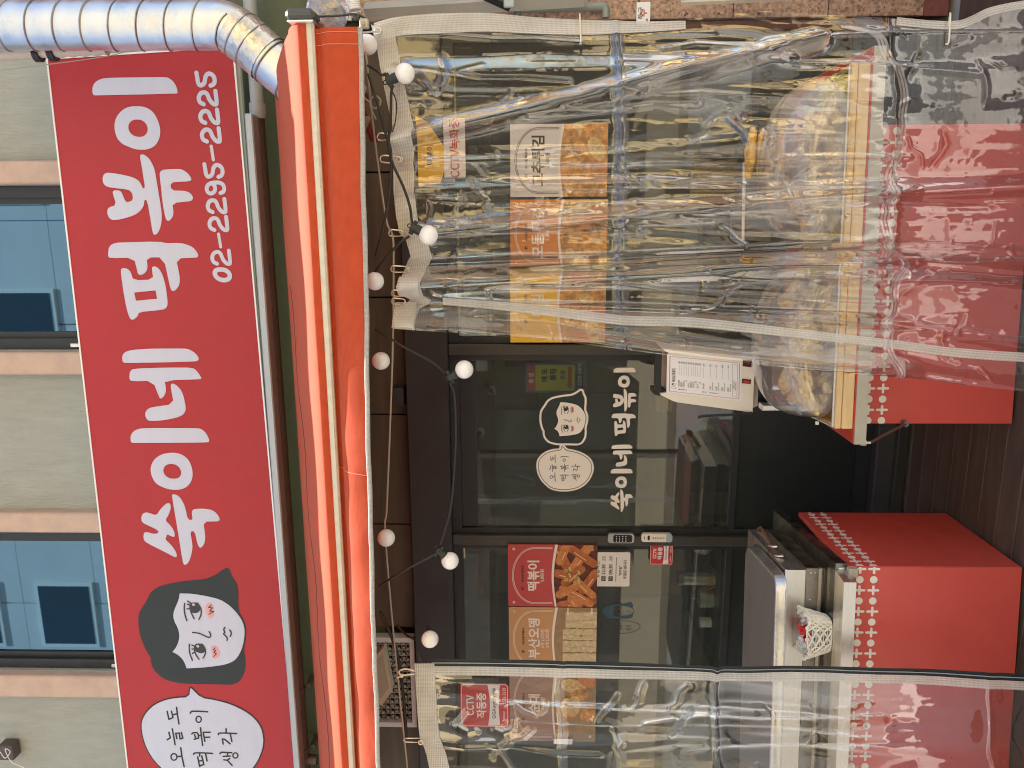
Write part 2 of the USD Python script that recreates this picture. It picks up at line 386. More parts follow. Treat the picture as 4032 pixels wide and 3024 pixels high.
B = Thing('shop_building', 'rendered two-storey shop house with upper windows above the red sign', 'building', loc=(-1.2, 0, 0))
ZT = 6.15
fr = facade(0.0)
zs = lambda x: PY(x, 1512, 0)[2]
def WXy(y): return PY(300, y, 0)[0]
win = [(WXy(1378), WXy(729)), (WXy(2640), WXy(2085))]
wall = sbox(WX0, 2.9, 5.6, 2.9)
up = sbox(WX0, 3.18, WX1, ZT)
for a, b in win: up = up.difference(sbox(a, 3.35, b, 4.95))
B.part('wall', fr.plate(up, .12, z=-.12), _m['stucco'])
B.part('wall', box(WX0, WX1, .13, .25, 2.42, ZT), _m['olive_wall'])
B.part('olive_band', box(WX0, WX1, 0.0, .12, 2.80, 3.178), _m['olive_wall'])
B.part('olive_band', box(WX0, WX1, .06, .12, 2.6, 2.80), _m['olive_wall'])
B.part('roof', box(WX0 - .3, WX1 + .0, -.02, 5.2, ZT, ZT + .12), _m['concrete'])
for ya, yb_ in ((633, 727), (1380, 1470), (2006, 2085), (2642, 2727)):
    xa, xb = WXy(yb_), WXy(ya)
    pil = rrect(xa, -.055, xb, .02, .018)
    e = trimesh.creation.extrude_polygon(pil, 2.2, engine='earcut'); e.apply_translation([0, 0, 3.2])
    B.part('pilaster', e, _m['stucco_pink'], smooth=30)
for i, (a, b) in enumerate(win):
    f = unary_union([sbox(a + .002, 3.352, b - .002, 4.948)]).difference(sbox(a + .055, 3.41, b - .055, 4.89))
    wf = B.part('window', fr.plate(f, .05, z=-.07), _m['frame_dark'])
    f2 = sbox(a + .055, 3.41, b - .055, 4.89).difference(sbox(a + .085, 3.44, b - .085, 4.86))
    B.part('sash', fr.plate(f2, .03, z=-.075), _m['frame_dark'], parent=wf)
    B.part('pane', box(a + .08, b - .08, .055, .061, 3.43, 4.87), _m['window_glass'], parent=wf)
    B.part('hinge', bevbox(a + .01, a + .03, .012, .024, 4.02, 4.1, .003), _m['steel'], parent=wf)
# blind and painted letters behind the left upper window
a, b = win[1]
c6 = lambda x, y: (x * .60759, 2016 + y * .60759)
fw_ = facade(.09)
gl = [[(0, 860), (60, 840), (140, 803), (120, 830), (50, 868), (0, 885)], [(70, 880), (100, 855), (130, 850), (120, 875), (85, 885)]]
gp = unary_union([Polygon(chaikin([fw_.hit(*c6(*q)) for q in p])).buffer(0) for p in gl])
B.part('window_lettering', fw_.plate(gp, .001), _m['notice_blue'])
gl = [[(325, 882), (390, 855), (455, 818), (462, 828), (400, 872), (345, 886)], [(455, 884), (500, 830), (545, 795), (555, 808), (520, 855), (480, 886)], [(520, 884), (560, 838), (578, 842), (555, 886)], [(690, 885), (720, 862), (730, 870), (715, 888)]]
gp = unary_union([Polygon(chaikin([fw_.hit(*c6(*q)) for q in p])).buffer(0) for p in gl])
B.part('window_lettering', fw_.plate(gp, .001), _m['notice_red'])
B.part('blind', box(a + .09, a + .32, .10, .105, 3.44, 4.86), M('blind_white', (.5, .55, .55), .6))
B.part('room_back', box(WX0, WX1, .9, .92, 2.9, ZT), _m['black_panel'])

# storefront: header beam, door, side windows
ZH0, ZH1 = 2.215, 2.423
xd0, xd1 = -1.618, -.651             # door opening
xw0, xw1 = -3.9, .80
B.part('header_beam', bevbox(xw0, xw1, -.045, .10, ZH0, ZH1, .004), _m['beam_brown'])
B.part('transom_rail', box(xw0, xw1, .02, .10, ZH1, ZH1 + .012), _m['frame_dark'])
pr = PY(1700, 2107, 0)[0]; 
xp0, xp1 = PY(2300, 2139, 0)[0], PY(2300, 2103, 0)[0]     # post left of the door
door_r0, door_r1 = PY(1900, 1394, 0)[0], PY(1900, 1352, 0)[0]
B.part('post', bevbox(xp0, xp1, -.03, .06, .10, ZH0 - .001, .004), _m['frame_brown'])
B.part('post', bevbox(door_r0, door_r1, -.03, .06, .10, ZH0 - .001, .004), _m['frame_brown'])
zb = PY(2877, 1900, 0)[2]
def pane_set(x0, x1, name, thick=.05):
    f = sbox(x0, .13, x1, ZH0 - .002).difference(sbox(x0 + thick * .6, zb, x1 - thick * .6, ZH0 - thick)).difference(sbox(x0 + thick * .6, .2, x1 - thick * .6, zb - .03))
    p = B.part(name, facade(.005).plate(f, .035, z=-.03), _m['frame_dark'])
    B.part('pane', box(x0 + thick * .55, x1 - thick * .55, .016, .022, zb - .001, ZH0 - thick + .005), _m['door_glass'], parent=p)
    B.part('kick_panel', box(x0 + thick * .5, x1 - thick * .5, .012, .026, .19, zb - .002), _m['black_panel'], parent=p)
    return p
dp = pane_set(xp1 + .002, door_r0 - .002, 'door')
B.part('head_rail', box(xp1 + .04, door_r0 - .04, .002, .03, ZH0 - .13, ZH0 - .052), _m['frame_dark'], parent=dp)
pane_set(xw0, xp0 - .002, 'shop_window'); pane_set(door_r1 + .002, xw1, 'shop_window')
B.part('threshold', bevbox(xw0, xw1, -.06, .10, .0, .128, .006), _m['skirt_grey'])
B.part('threshold_lip', bevbox(xw0, xw1, -.10, -.062, .0, .05, .004), _m['frame_brown'])
# wood soffit panels between the header and the awning
xs = np.linspace(xw0, xw1, 9)
for k in range(8):
    if not (-2.62 < (xs[k] + xs[k + 1]) / 2 < -2.05):
        B.part('transom_panel', box(xs[k] + .004, xs[k + 1] - .004, .03, .05, ZH1 + .014, 2.80), _m['soffit_wood'])
B.part('transom_bracket', box(PY(1550, 1592, -.02)[0], PY(1550, 1523, -.02)[0], -.05, .028, ZH1 + .013, 2.49), _m['beam_brown'])
# woven lattice vent above the left window
x0, x1 = PY(1560, 2845, 0)[0], PY(1560, 2530, 0)[0]; z0, z1 = ZH1 + .014, 2.76
V = Thing('lattice_vent', 'woven grey lattice vent in a pale frame under the awning', 'vent')
V.part('backing', box(x0, x1, .052, .056, z0, z1), _m['black_panel'])
nx, nz = 15, 13
cells = []
for i in range(nx):
    for j in range(nz):
        cx, cz = x0 + (i + .5) * (x1 - x0) / nx, z0 + (j + .5) * (z1 - z0) / nz
        off = .006 if (i + j) % 2 else -.006
        cells.append(bevbox(cx - .0085, cx + .0085, .02 + off, .032 + off, cz - .0085, cz + .0085, .004))
for i in range(nx + 1): cells.append(box(x0 + i * (x1 - x0) / nx - .003, x0 + i * (x1 - x0) / nx + .003, .034, .042, z0, z1))
for j in range(nz + 1): cells.append(box(x0, x1, .0425, .0485, z0 + j * (z1 - z0) / nz - .003, z0 + j * (z1 - z0) / nz + .003))
V.part('weave', cat(cells), _m['lattice'], kind='stuff')
for a_ in ((x0 - .028, x0, z0, z1), (x1, x1 + .028, z0, z1)):
    V.part('frame_bar', box(a_[0], a_[1], .0, .05, a_[2], a_[3]), _m['lattice_white'])
V.part('frame_bar', box(x0 + .0005, x1 - .0005, .0, .05, z0 - .0005, z0 + .024), _m['lattice_white'])
# inside of the shop
def setting(name, m, mat): single(name, m, mat, kind='structure')
setting('floor', box(-4.2, 1.0, .11, 4.4, .0, .12), _m['floor_inside'])
setting('ceiling', box(-4.2, 1.0, .26, 4.4, 2.62, 2.7), _m['soffit_wood'])
for nm, bx in (('wall_back', box(-4.2, 1.0, 4.4, 4.5, 0, 2.7)), ('wall_left', box(-4.3, -4.2, .1, 4.5, 0, 2.7)), ('wall_right', box(1.0, 1.1, .1, 4.5, 0, 2.7))):
    setting(nm, bx, _m['wall_inside'])
# the next shop along, on the right: granite pier, sheet metal ledge, dark panel
N = Thing('neighbour_building', 'granite-faced neighbouring shop front beyond the right end of the awning', 'building', loc=(2, 0, 0))
gx = .848
for j in range(6):
    for i in range(4):
        N.part('granite_tile', bevbox(gx + i * .45, gx + i * .45 + .447, -.05 - .001 * ((i + j) % 2), -.012, .11 + j * .41, .11 + j * .41 + .407, .002), _m['granite'])
N.part('wall', box(.99, 5.5, .0, 5, 0, ZT), _m['granite_red'])
N.part('base', box(gx, 5.5, -.04, -.002, 0, .108), _m['granite_red'])
N.part('dark_recess', box(gx + .01, 3, -.04, -.013, 2.572, 2.8), _m['black_panel'])
e_ = tube([PY(1440, 44, -.14), PY(2300, -8, -.14)], .036, 4); N.part('metal_post', e_, _m['alu_pale'] if 'alu_pale' in _m else M('alu_pale', (.42, .40, .34), .4, .3, var=.1, vs=8))
e_ = tube([PY(2680, 12, -.14), PY(3120, -6, -.14)], .010, 4); N.part('metal_post', e_, _m['rail_cream'])
e_ = tube([PY(1395, 60, -.3), PY(1360, -40, -.3)], .03, 8); N.part('bracket', e_, _m['machine_cream'])
N.part('corner_post', bevbox(.803, .843, -.03, .06, .128, 2.214, .003), M('post_red', (.09, .02, .016), .45))
pp = smooth_path([PY(2030, 75, -.09), PY(2045, 38, -.09), PY(2100, 34, -.09), PY(2330, 26, -.09), PY(2380, 30, -.09), PY(2385, 70, -.09)], 8)
N.part('drain_pipe', tube(pp, .018, 12), _m['alu_green'], smooth=40)
q0, q1 = PY(1905, -20, -.2), PY(2010, 28, -.2)
d_ = tube([q0, q1], .02, 4); N.part('stay', d_, _m['plastic_dark'])
q = PY(2008, 27, -.21); N.part('stay_plate', bevbox(q[0] - .012, q[0] + .03, -.25, -.235, q[2] - .02, q[2] + .025), _m['alu'])
f = facade(-.054)
for k, (px_, py_, col) in enumerate(((2533, 52, 'paper'),)):
    c = f.hit(px_, py_)
    s_ = N.part('sticker', f.plate(put(rrect(-.045, -.03, .045, .03, .004), *c), .001), _m[col])
    N.part('sticker_print', f.plate(put(unary_union([put(text_poly('하 구', .022, 1), 0, .012), put(text_poly('NA', .012, 1), -.03, -.016)]), *c), .0012, z=.001), _m['ink_line'], parent=s_)
    N.part('sticker_print', f.plate(put(text_poly('수', .03, 2), *c), .0012, z=.001), _m['notice_red'], parent=s_)
# white ribbed lamp head at the neighbour's corner
L = Thing('white_floodlight', 'white ribbed lamp on a bracket beyond the right end of the awning', 'lamp')
pth = [PY(1388, -20, -.75), PY(1398, 40, -.75)]
L.part('head', tube(np.array([pth[0] + (pth[1] - pth[0]) * t for t in np.linspace(0, 1, 15)]), [.022 + .002 * (i % 2) for i in range(15)], 14), _m['trim_white'], smooth=30)
q = PY(1372, 45, -.74); L.part('bracket', tube(smooth_path([q + [.03, 0, .02], q, q + [-.03, 0, -.0]], 5), .010, 8), _m['trim_white'], smooth=40)
# opposite side of the street, seen only as reflections
O = Thing('opposite_building', 'cream apartment block across the street mirrored in the windows', 'building', loc=(0, -11, 0))
O.part('base', box(-26, 24, -11.6, -11, 0, 4.0), _m['opp_base'])
O.part('wall', box(-26, 24, -11.6, -11, 4.001, 7.9), _m['opp_cream'])
xs = np.arange(-26, 24, 2.0); zz = 4.61
for i, x in enumerate(xs):
    for j in range(5):
        O.part('facade_panel', box(x + .01, x + 1.99, -11.5, -11.0 - .004 * (i % 2), 7.91 + j * 1.6, 7.90 + (j + 1) * 1.6), _m['opp_panel'])
for i, x in enumerate(np.arange(-24.5, 23, 3.1)):
    for j in range(5):
        z = 5.0 + j * 2.05
        w = O.part('window', box(x, x + 1.5, -11.0, -10.96, z, z + 1.25), _m['trim_white'])
        O.part('pane', box(x + .08, x + 1.42, -10.962, -10.95, z + .08, z + 1.17), _m['opp_glass'], parent=w)
    sh = O.part('shutter', box(x, x + 2.2, -11.0, -10.95, .1, 2.4), _m['opp_dark'] if i % 2 else _m['opp_glass'])
    if i % 2: O.part('shop_sign', box(x - .1, x + 2.3, -11.0, -10.85, 2.7, 3.4), _m['opp_base'] if i % 4 == 1 else _m['opp_panel'])
O.part('roof', box(-26.2, 24.2, -16, -10.9, 15.85, 16.0), _m['concrete'])

for k, (xa, xb, mt) in enumerate(((-5.6, -2.2, 'opp_awning_cream'), (-1.6, 2.2, 'opp_awning_yellow'), (2.5, 6.6, 'opp_awning_cream'), (7.0, 10.6, 'opp_awning_yellow'))):
    t = Thing('market_awning', ('cream canvas shop awning far left across the street', 'yellow canvas shop awning straight across the street', 'cream canvas shop awning right of centre across the street', 'yellow canvas shop awning far right across the street')[k], 'awning', 'shop awnings across the street')
    for j in range(6):
        x_ = xa + (xb - xa) * j / 6; w_ = (xb - xa) / 6
        V = np.array([[x_, -8.3, 3.15], [x_ + w_, -8.3, 3.15], [x_ + w_, -10.97, 4.85], [x_, -10.97, 4.85]]); V = np.vstack([V, V - [0, .0, .02]])
        t.part('canvas_panel', trimesh.convex.convex_hull(V), _m[mt])
    t.part('valance', box(xa, xb, -8.31, -8.29, 2.95, 3.145), _m[mt])

for k, (xa, xb) in enumerate(((2.0, 3.7), (4.1, 6.3))):
    t = Thing('market_stall', ('golden cloth covered market stall standing in the street just right of the viewer', 'golden cloth covered market stall further right along the street')[k], 'stall', 'market stalls in the street')
    V = np.array([[xa, -4.5, .62], [xb, -4.5, .62], [xb, -5.35, 1.25], [xa, -5.35, 1.25]]); V = np.vstack([V, V - [0, 0, .03]])
    t.part('sloping_top', trimesh.convex.convex_hull(V), _m['opp_awning_yellow'])
    t.part('skirt', box(xa, xb, -4.53, -4.51, -.10, .60), _m['opp_awning_cream'])
    t.part('back_canvas', trimesh.convex.convex_hull(np.array([[xa, -5.37, 1.28], [xb, -5.37, 1.28], [xa, -5.40, 1.28], [xb, -5.40, 1.28], [xa, -5.75, 2.05], [xb, -5.75, 2.05], [xa, -5.78, 2.05], [xb, -5.78, 2.05]])), _m['opp_awning_cream'])
    for x_ in (xa + .05, xb - .05):
        t.part('leg', box(x_ - .025, x_ + .025, -5.34, -5.29, -.12, 1.20), _m['frame_dark'])
    for i in range(6):
        s_ = trimesh.creation.icosphere(2, .13); s_.apply_scale([1.2, 1, .6]); s_.apply_translation([xa + (xb - xa) * (i + .5) / 6, -4.95, .99]); t.part('goods_heap', s_, _m['opp_base' if i % 3 == 1 else 'opp_awning_cream'], smooth=True)
# ---------------------------------------------------------------- lettering and drawing shared by the sign and the door
Z3 = 600 / 2212.
def zm(off): return lambda p: (off[0] + p[0] * Z3, off[1] + p[1] * Z3)
z1, z2, z3, z4, z5, z6, z7, z8 = (zm(o) for o in ((340, 260), (340, 580), (400, 900), (440, 1340), (500, 1760), (500, 1900), (520, 2220), (520, 2574)))
SIGN = facade(-.135)
def tr(pts, z, n=2):
    return Polygon(chaikin([SIGN.hit(*z(p)) for p in pts], n)).buffer(0)
def st(pts, z, w, closed=False, sm=True):
    q = np.array([SIGN.hit(*z(p)) for p in pts])
    if closed: q = np.vstack([chaikin(q, 3), chaikin(q, 3)[:1]])
    elif sm and len(q) > 2: q = smooth_path(np.hstack([q, np.zeros((len(q), 1))]), 6)[:, :2]
    s_ = np.linalg.norm(SIGN.hit(*z((100, 0))) - SIGN.hit(*z((0, 0)))) / 100
    return LineString(q).buffer(w * s_ / 2, 6)
GLYPHS = []
GLYPHS.append(tr([(88,360),(95,300),(125,240),(190,195),(290,172),(700,166),(1130,160),(1200,172),(1270,230),(1310,300),(1328,370),(1322,398),(1300,400),(700,415),(130,427),(100,420)], z1))
GLYPHS.append(tr([(740,583),(850,593),(950,645),(1020,740),(1065,860),(1078,960),(1060,1060),(1010,1150),(920,1205),(800,1220),(690,1203),(600,1165),(520,1130),(455,1060),(420,970),(408,870),(425,770),(480,680),(560,615),(650,587)], z1)
              .difference(tr([(740,775),(810,785),(870,835),(898,905),(885,975),(840,1020),(770,1033),(690,1015),(630,965),(607,895),(620,830),(670,785)], z1)))
GLYPHS.append(tr([(237,465),(250,400),(290,370),(370,372),(560,405),(690,440),(770,490),(810,570),(822,597),(855,592),(835,460),(800,240),(778,130),(800,102),(840,105),(910,160),(965,250),(1000,350),(1040,600),(1090,900),(1098,1020),(1085,1140),(1045,1240),(1000,1275),(965,1250),(935,1050),(885,767),(843,763),(838,850),(780,930),(700,985),(560,1030),(430,1057),(360,1050),(315,1000),(303,920),(330,870),(440,838),(385,670),(390,635),(420,622),(490,630),(520,665),(560,770),(590,797),(650,785),(678,755),(675,690),(650,640),(600,612),(400,590),(300,572),(250,530)], z2, 1))
GLYPHS.append(tr([(1062,390),(1085,340),(1140,322),(1340,312),(1400,325),(1480,380),(1533,460),(1510,490),(1380,500),(1222,510),(1238,628),(1400,630),(1480,645),(1535,690),(1553,740),(1530,775),(1490,785),(1250,808),(1268,940),(1255,1010),(1220,1055),(1190,1073),(1160,1050),(1135,960),(1095,700),(1098,660)], z2, 1))
GLYPHS.append(tr([(97,350),(110,270),(160,220),(260,200),(850,188),(930,213),(1130,207),(1230,228),(1320,265),(1380,330),(1410,390),(1390,418),(1360,423),(1082,432),(1130,660),(1140,750),(1125,830),(1080,890),(1040,912),(1010,890),(985,800),(903,415),(655,420),(670,560),(655,615),(620,655),(565,677),(530,655),(520,610),(472,423),(125,430),(97,400)], z3, 1))
GLYPHS.append(tr([(278,605),(300,575),(340,572),(395,595),(435,650),(457,748),(757,742),(730,580),(745,552),(780,547),(840,585),(890,680),(930,820),(950,960),(962,1080),(950,1140),(910,1172),(840,1183),(540,1212),(530,1265),(490,1305),(445,1327),(410,1300),(370,1180),(330,980),(300,780)], z3, 1)
              .difference(Polygon([SIGN.hit(*z3(p)) for p in [(475,928),(785,897),(810,1018),(502,1048)]])))
GLYPHS.append(tr([(152,250),(165,200),(215,155),(380,130),(600,120),(1050,118),(1130,130),(1220,190),(1270,260),(1255,295),(1200,308),(600,322),(190,330),(160,310)], z4))
GLYPHS.append(tr([(258,520),(268,450),(320,408),(840,395),(1170,395),(1230,435),(1290,520),(1305,550),(1295,565),(765,580),(790,690),(785,760),(755,820),(712,848),(690,825),(600,588),(290,593),(262,570)], z4, 1))
GLYPHS.append(tr([(858,660),(868,630),(900,627),(960,665),(1020,740),(1055,850),(1078,985),(1065,1040),(1030,1085),(950,1120),(760,1160),(560,1173),(515,1150),(485,1090),(495,1030),(540,985),(600,968),(905,925),(865,720)], z4, 1))
GLYPHS.append(tr([(273,1420),(285,1355),(350,1295),(460,1272),(850,1272),(1240,1272),(1310,1290),(1370,1345),(1410,1420),(1418,1465),(1400,1482),(800,1487),(320,1490),(280,1480)], z4))
GLYPHS.append(tr([(650,80),(760,92),(850,140),(910,210),(945,300),(957,390),(945,470),(910,540),(840,600),(720,625),(610,612),(540,590),(430,540),(370,450),(340,340),(360,240),(420,155),(520,98)], z5)
              .difference(tr([(650,243),(710,253),(765,295),(792,360),(785,415),(740,455),(670,463),(600,447),(545,400),(525,345),(540,285),(590,250)], z5)))
GLYPHS.append(tr([(210,520),(220,465),(260,433),(320,438),(428,480),(480,395),(560,310),(610,293),(635,325),(638,370),(610,460),(555,550),(620,605),(680,690),(698,760),(690,787),(660,785),(580,745),(575,785),(555,823),(630,890),(700,980),(727,1050),(720,1080),(690,1080),(560,1010),(290,875),(245,830),(242,760),(255,722),(290,718),(428,752),(475,697),(250,595),(215,560)], z6, 1))
GLYPHS.append(tr([(653,190),(665,168),(700,170),(760,200),(820,290),(855,390),(885,538),(957,543),(942,450),(950,400),(985,380),(1160,380),(1240,400),(1310,450),(1352,530),(1340,555),(1300,562),(1108,566),(1135,740),(1138,830),(1120,900),(1070,953),(1040,925),(1015,850),(985,703),(918,706),(950,880),(952,960),(930,1070),(895,1160),(845,1198),(820,1180),(800,1080),(730,640)], z6, 1))
five = [(1600,100),(1612,170),(1625,245),(1650,278),(1688,272),(1718,235),(1730,165),(1755,122),(1795,112),(1845,145),(1865,210),(1848,262),(1805,285)]
two = [(1875,365),(1886,450),(1893,530),(1883,556),(1840,548),(1790,490),(1755,410),(1712,383),(1662,400),(1634,460),(1652,525),(1705,555)]
def sh(p, dx, dy): return [(x + dx, y + dy) for x, y in p]
DIG = [st(five, z1, 60), st(two, z1, 60), st(sh(two, 23, 270), z1, 60), st(sh(two, 46, 540), z1, 60), st([(1815,1165),(1845,1360)], z1, 46),
       st(sh(five, 115, 1325), z1, 58),
       unary_union([st([(1745,600),(1765,545),(1810,522),(1860,548),(1876,602),(1855,655),(1808,675),(1762,655)], z2, 56, True), st([(1810,520),(1880,512),(1940,515),(1988,548),(2002,605),(1988,645),(1950,665)], z2, 56)]),
       st(sh(two, 130, 1565), z1, 58), st(sh(two, 155, 1825), z1, 58), st([(1920,1260),(1952,1445)], z2, 44), st(sh(two, 195, 2315), z1, 57),
       st([(1640,640),(1665,600),(1740,590),(1820,610),(1866,665),(1860,725),(1800,752),(1720,742),(1660,700)], z3, 64, True)]
HAIR = tr([(1385,50),(1415,75),(1440,160),(1490,235),(1530,300),(1538,380),(1545,480),(1540,560),(1553,700),(1600,770),(1640,860),(1660,960),(1655,1080),(1620,1250),(1640,1330),(1650,1450),(1640,1560),(1590,1665),(1545,1720),(1430,1758),(1200,1743),(760,1742),(620,1715),(480,1680),(370,1600),(295,1500),(268,1405),(278,1360),(210,1270),(140,1110),(105,980),(90,800),(103,720),(140,640),(215,530),(260,430),(300,385),(400,325),(520,290),(840,238),(1040,225),(1150,190),(1260,130),(1310,85)], z7)
FACE = tr([(695,425),(697,427),(870,430),(1080,465),(1270,510),(1390,580),(1480,660),(1570,770),(1620,870),(1638,980),(1625,1120),(1590,1250),(1530,1360),(1460,1420),(1350,1460),(1200,1483),(1000,1505),(797,1513),(795,1513),(770,1440),(730,1370),(660,1310),(590,1276),(590,1274),(650,1200),(685,1100),(690,1020),(670,930),(620,840),(600,760),(608,690),(640,610),(680,520)], z7, 1)
W = 19
LINES = [[(768,570),(762,640),(770,720),(798,818)], [(810,535),(860,572)], [(812,582),(842,593)], [(803,650),(838,643)], [(845,600),(850,660),(870,720),(905,792)], [(955,565),(1000,640),(1008,710),(995,760),(975,800)],
         [(838,1160),(835,1220),(845,1300),(880,1395)], [(875,1175),(912,1190)], [(875,1230),(908,1232)], [(882,1295),(914,1272)], [(912,1190),(915,1260),(935,1320),(975,1378)], [(1020,1160),(1060,1220),(1070,1280),(1055,1330),(1035,1362)],
         [(885,990),(960,1000),(1020,1020),(1090,1055),(1130,1062),(1145,1040),(1140,1005),(1122,980)], [(1352,918),(1335,950),(1350,990),(1332,1010),(1365,1045),(1385,1075),(1383,1105)], [(1420,955),(1440,985),(1442,1020),(1427,1048)]]
def disc(c, r, z): return st([c, (c[0] + .5, c[1])], z, 2 * r, sm=False)
EYE1 = unary_union([st(l, z7, W) for l in LINES[:6]] + [tr([(855,565),(900,553),(955,562),(985,610),(995,670),(965,700),(920,712),(870,705),(845,650),(840,600)], z7)]).difference(disc((895, 587), 23, z7))
EYE2 = unary_union([st(l, z7, W) for l in LINES[6:12]] + [tr([(915,1160),(960,1148),(1025,1160),(1055,1210),(1065,1265),(1040,1285),(1000,1293),(940,1275),(910,1230)], z7)]).difference(disc((958, 1190), 23, z7))
FEATS = (('drawn_eye', EYE1), ('drawn_eye', EYE2), ('drawn_nose', st(LINES[12], z7, W)), ('drawn_mouth', unary_union([st(l, z7, W) for l in LINES[13:]])))
CHEEK = [tr([(1060,620),(1090,570),(1140,560),(1170,590),(1195,640),(1180,690),(1200,730),(1180,770),(1130,785),(1095,755),(1078,690)], z7), tr([(1145,1190),(1190,1178),(1240,1190),(1265,1240),(1283,1285),(1265,1340),(1210,1380),(1165,1360),(1160,1300),(1148,1240)], z7)]
ZIG = unary_union([st(l, z7, 12, sm=False) for l in ([(1155,590),(1115,630),(1170,632),(1130,680),(1190,685),(1120,728)], [(1210,1215),(1185,1240),(1220,1255),(1190,1280),(1230,1300),(1188,1340)])])
BUB = tr([(828,490),(850,476),(880,490),(1015,625),(1200,650),(1440,715),(1650,815),(1800,930),(1890,1060),(1925,1200),(1925,1320),(1890,1450),(1820,1600),(1700,1740),(1500,1860),(1200,1920),(900,1910),(650,1850),(480,1720),(320,1570),(200,1380),(140,1200),(120,1040),(140,930),(210,820),(320,720),(480,650),(650,620),(815,612)], z8, 1)
BUBIN = BUB.buffer(-.0072)
bt = [[(512,830),(540,948),(598,922),(575,830)], [(598,882),(650,868)], [(650,775),(662,880),(685,1015)], [(848,858),(872,832),(960,830),(1100,838)],
      [(538,1135),(560,1215),(515,1243)], [(587,1085),(610,1200),(628,1315)], [(655,1228),(638,1150),(690,1145),(700,1232),(740,1222),(720,1140)],
      [(870,1160),(890,1142),(945,1140),(965,1165),(968,1220),(905,1237)], [(912,1172),(928,1228)], [(968,1185),(1000,1180)], [(997,1070),(1010,1190),(1028,1325)], [(1060,1265),(1035,1135),(1135,1135)], [(1052,1210),(1130,1205)],
      [(1325,1305),(1315,1232),(1345,1235),(1425,1302)], [(1255,1170),(1275,1148),(1400,1148),(1520,1155)], [(1368,1085),(1368,1145)], [(1430,1160),(1452,1268)],
      [(665,1490),(720,1480)], [(710,1360),(730,1500),(760,1635)],
      [(898,1455),(920,1435),(1050,1435),(1170,1442)], [(985,1440),(985,1480)], [(1070,1440),(1092,1550)], [(955,1492),(985,1632)], [(1015,1478),(1045,1602),(985,1622)], [(972,1552),(1030,1545)],
      [(1278,1445),(1300,1425),(1450,1432)], [(1325,1485),(1430,1480)], [(1390,1432),(1388,1480)], [(1335,1535),(1385,1540),(1455,1615)], [(1385,1540),(1420,1515)]]
rings = [((970, 947), 40, 46), ((612, 1492), 45, 50), ((1503, 1472), 38, 40)]
BTXT = unary_union([st(l, z8, 23, sm=len(l) > 3 and l[0][0] not in (512, 655, 870, 1060, 1325, 1015)) for l in bt] + [st([(c[0] + rx * math.cos(t), c[1] + ry * math.sin(t)) for t in np.linspace(0, 6.283, 10, endpoint=False)], z8, 21, True) for c, rx, ry in rings])

# ---------------------------------------------------------------- the big red sign
T = Thing('shop_sign', 'long red shop sign board with white hangul lettering, phone number and a drawn girl', 'sign')
cor = [PY(182, 228, -.135), PY(921, 180, -.135), PY(1168, 3024, -.135), PY(501, 3024, -.135)]
cc = [np.array([c[0], c[2]]) for c in cor]
dl, dt = cc[2] - cc[1], cc[3] - cc[0]
cc[2] = cc[1] + dl * 1.22; cc[3] = cc[0] + dt * 1.22
brd = Polygon(cc).buffer(0)
F = SIGN
T.part('board', F.plate(brd.buffer(-.007, join_style=2), .02, z=-.02), _m['sign_red'])
T.part('edge_trim', F.plate(brd.difference(brd.buffer(-.0075, join_style=2)), .13, z=-.127), _m['trim_white'])
for g_ in GLYPHS: T.part('letter', F.plate(g_, .0012, z=.0004), _m['sign_white'])
for g_ in DIG: T.part('digit', F.plate(g_, .0012, z=.0004), _m['sign_white'])
hp = T.part('drawn_hair', F.plate(HAIR, .001, z=.0004), _m['ink_dark'])
fp = T.part('drawn_face', F.plate(FACE, .001, z=.0016), _m['sign_white'])
for n_, g_ in FEATS: T.part(n_, F.plate(g_, .0008, z=.0040), _m['ink_line'], parent=fp)
for c_ in CHEEK: T.part('drawn_cheek', F.plate(c_, .0006, z=.0028), _m['blush'], parent=fp)
T.part('cheek_lines', F.plate(ZIG, .0006, z=.0040), _m['ink_brown'], parent=fp)
T.part('speech_bubble', F.plate(BUB, .001, z=.0004), _m['ink_dark'])
T.part('bubble_fill', F.plate(BUBIN.intersection(brd), .001, z=.0016), _m['sign_white'])
T.part('bubble_lettering', F.plate(BTXT, .0008, z=.0028), _m['ink_dark'])

# rails and pipes that run along under the sign
def strip_z(x0r, x1r, yr, x0l, x1l, yl, Y):
    t = (1512 - yr) / (yl - yr); a = x0r + (x0l - x0r) * t; b = x1r + (x1l - x1r) * t
    return PY(b, 1512, Y)[2], PY(a, 1512, Y)[2]
za, zb_ = strip_z(930, 962, 250, 1136, 1160, 3024, -.10)
single('sign_rail', bevbox(-4.2, .68, -.13, -.01, za, zb_, .006), _m['alu_green'], 'grey green aluminium rail directly under the red sign board', 'rail')
za, zb_ = strip_z(972, 1000, 450, 1155, 1185, 3024, -.2)
single('cable_channel', bevbox(-4.2, PY(986, 448, -.2)[0], -.22, -.14, za, zb_, .005), _m['alu'], 'pale blue grey metal channel running below the sign', 'channel')
zc = PY(1092, 1512, -.12)[2]
P_ = Thing('wall_pipe', 'long wall pipe, grey at the right end and brown along the rest', 'pipe')
xj = PY(1030, 440, -.12)[0]
P_.part('pipe', tube([[-4.2, -.12, zc], [xj, -.12, zc]], .028, 14), _m['pipe_brown'], smooth=40)
P_.part('pipe', tube([[xj + .0, -.12, zc], [.98, -.12, zc]], .029, 14), _m['pipe_grey'], smooth=40)
P_.part('coupling', tube([[xj - .03, -.12, zc], [xj + .035, -.12, zc]], .036, 14), _m['pipe_grey'], smooth=40)
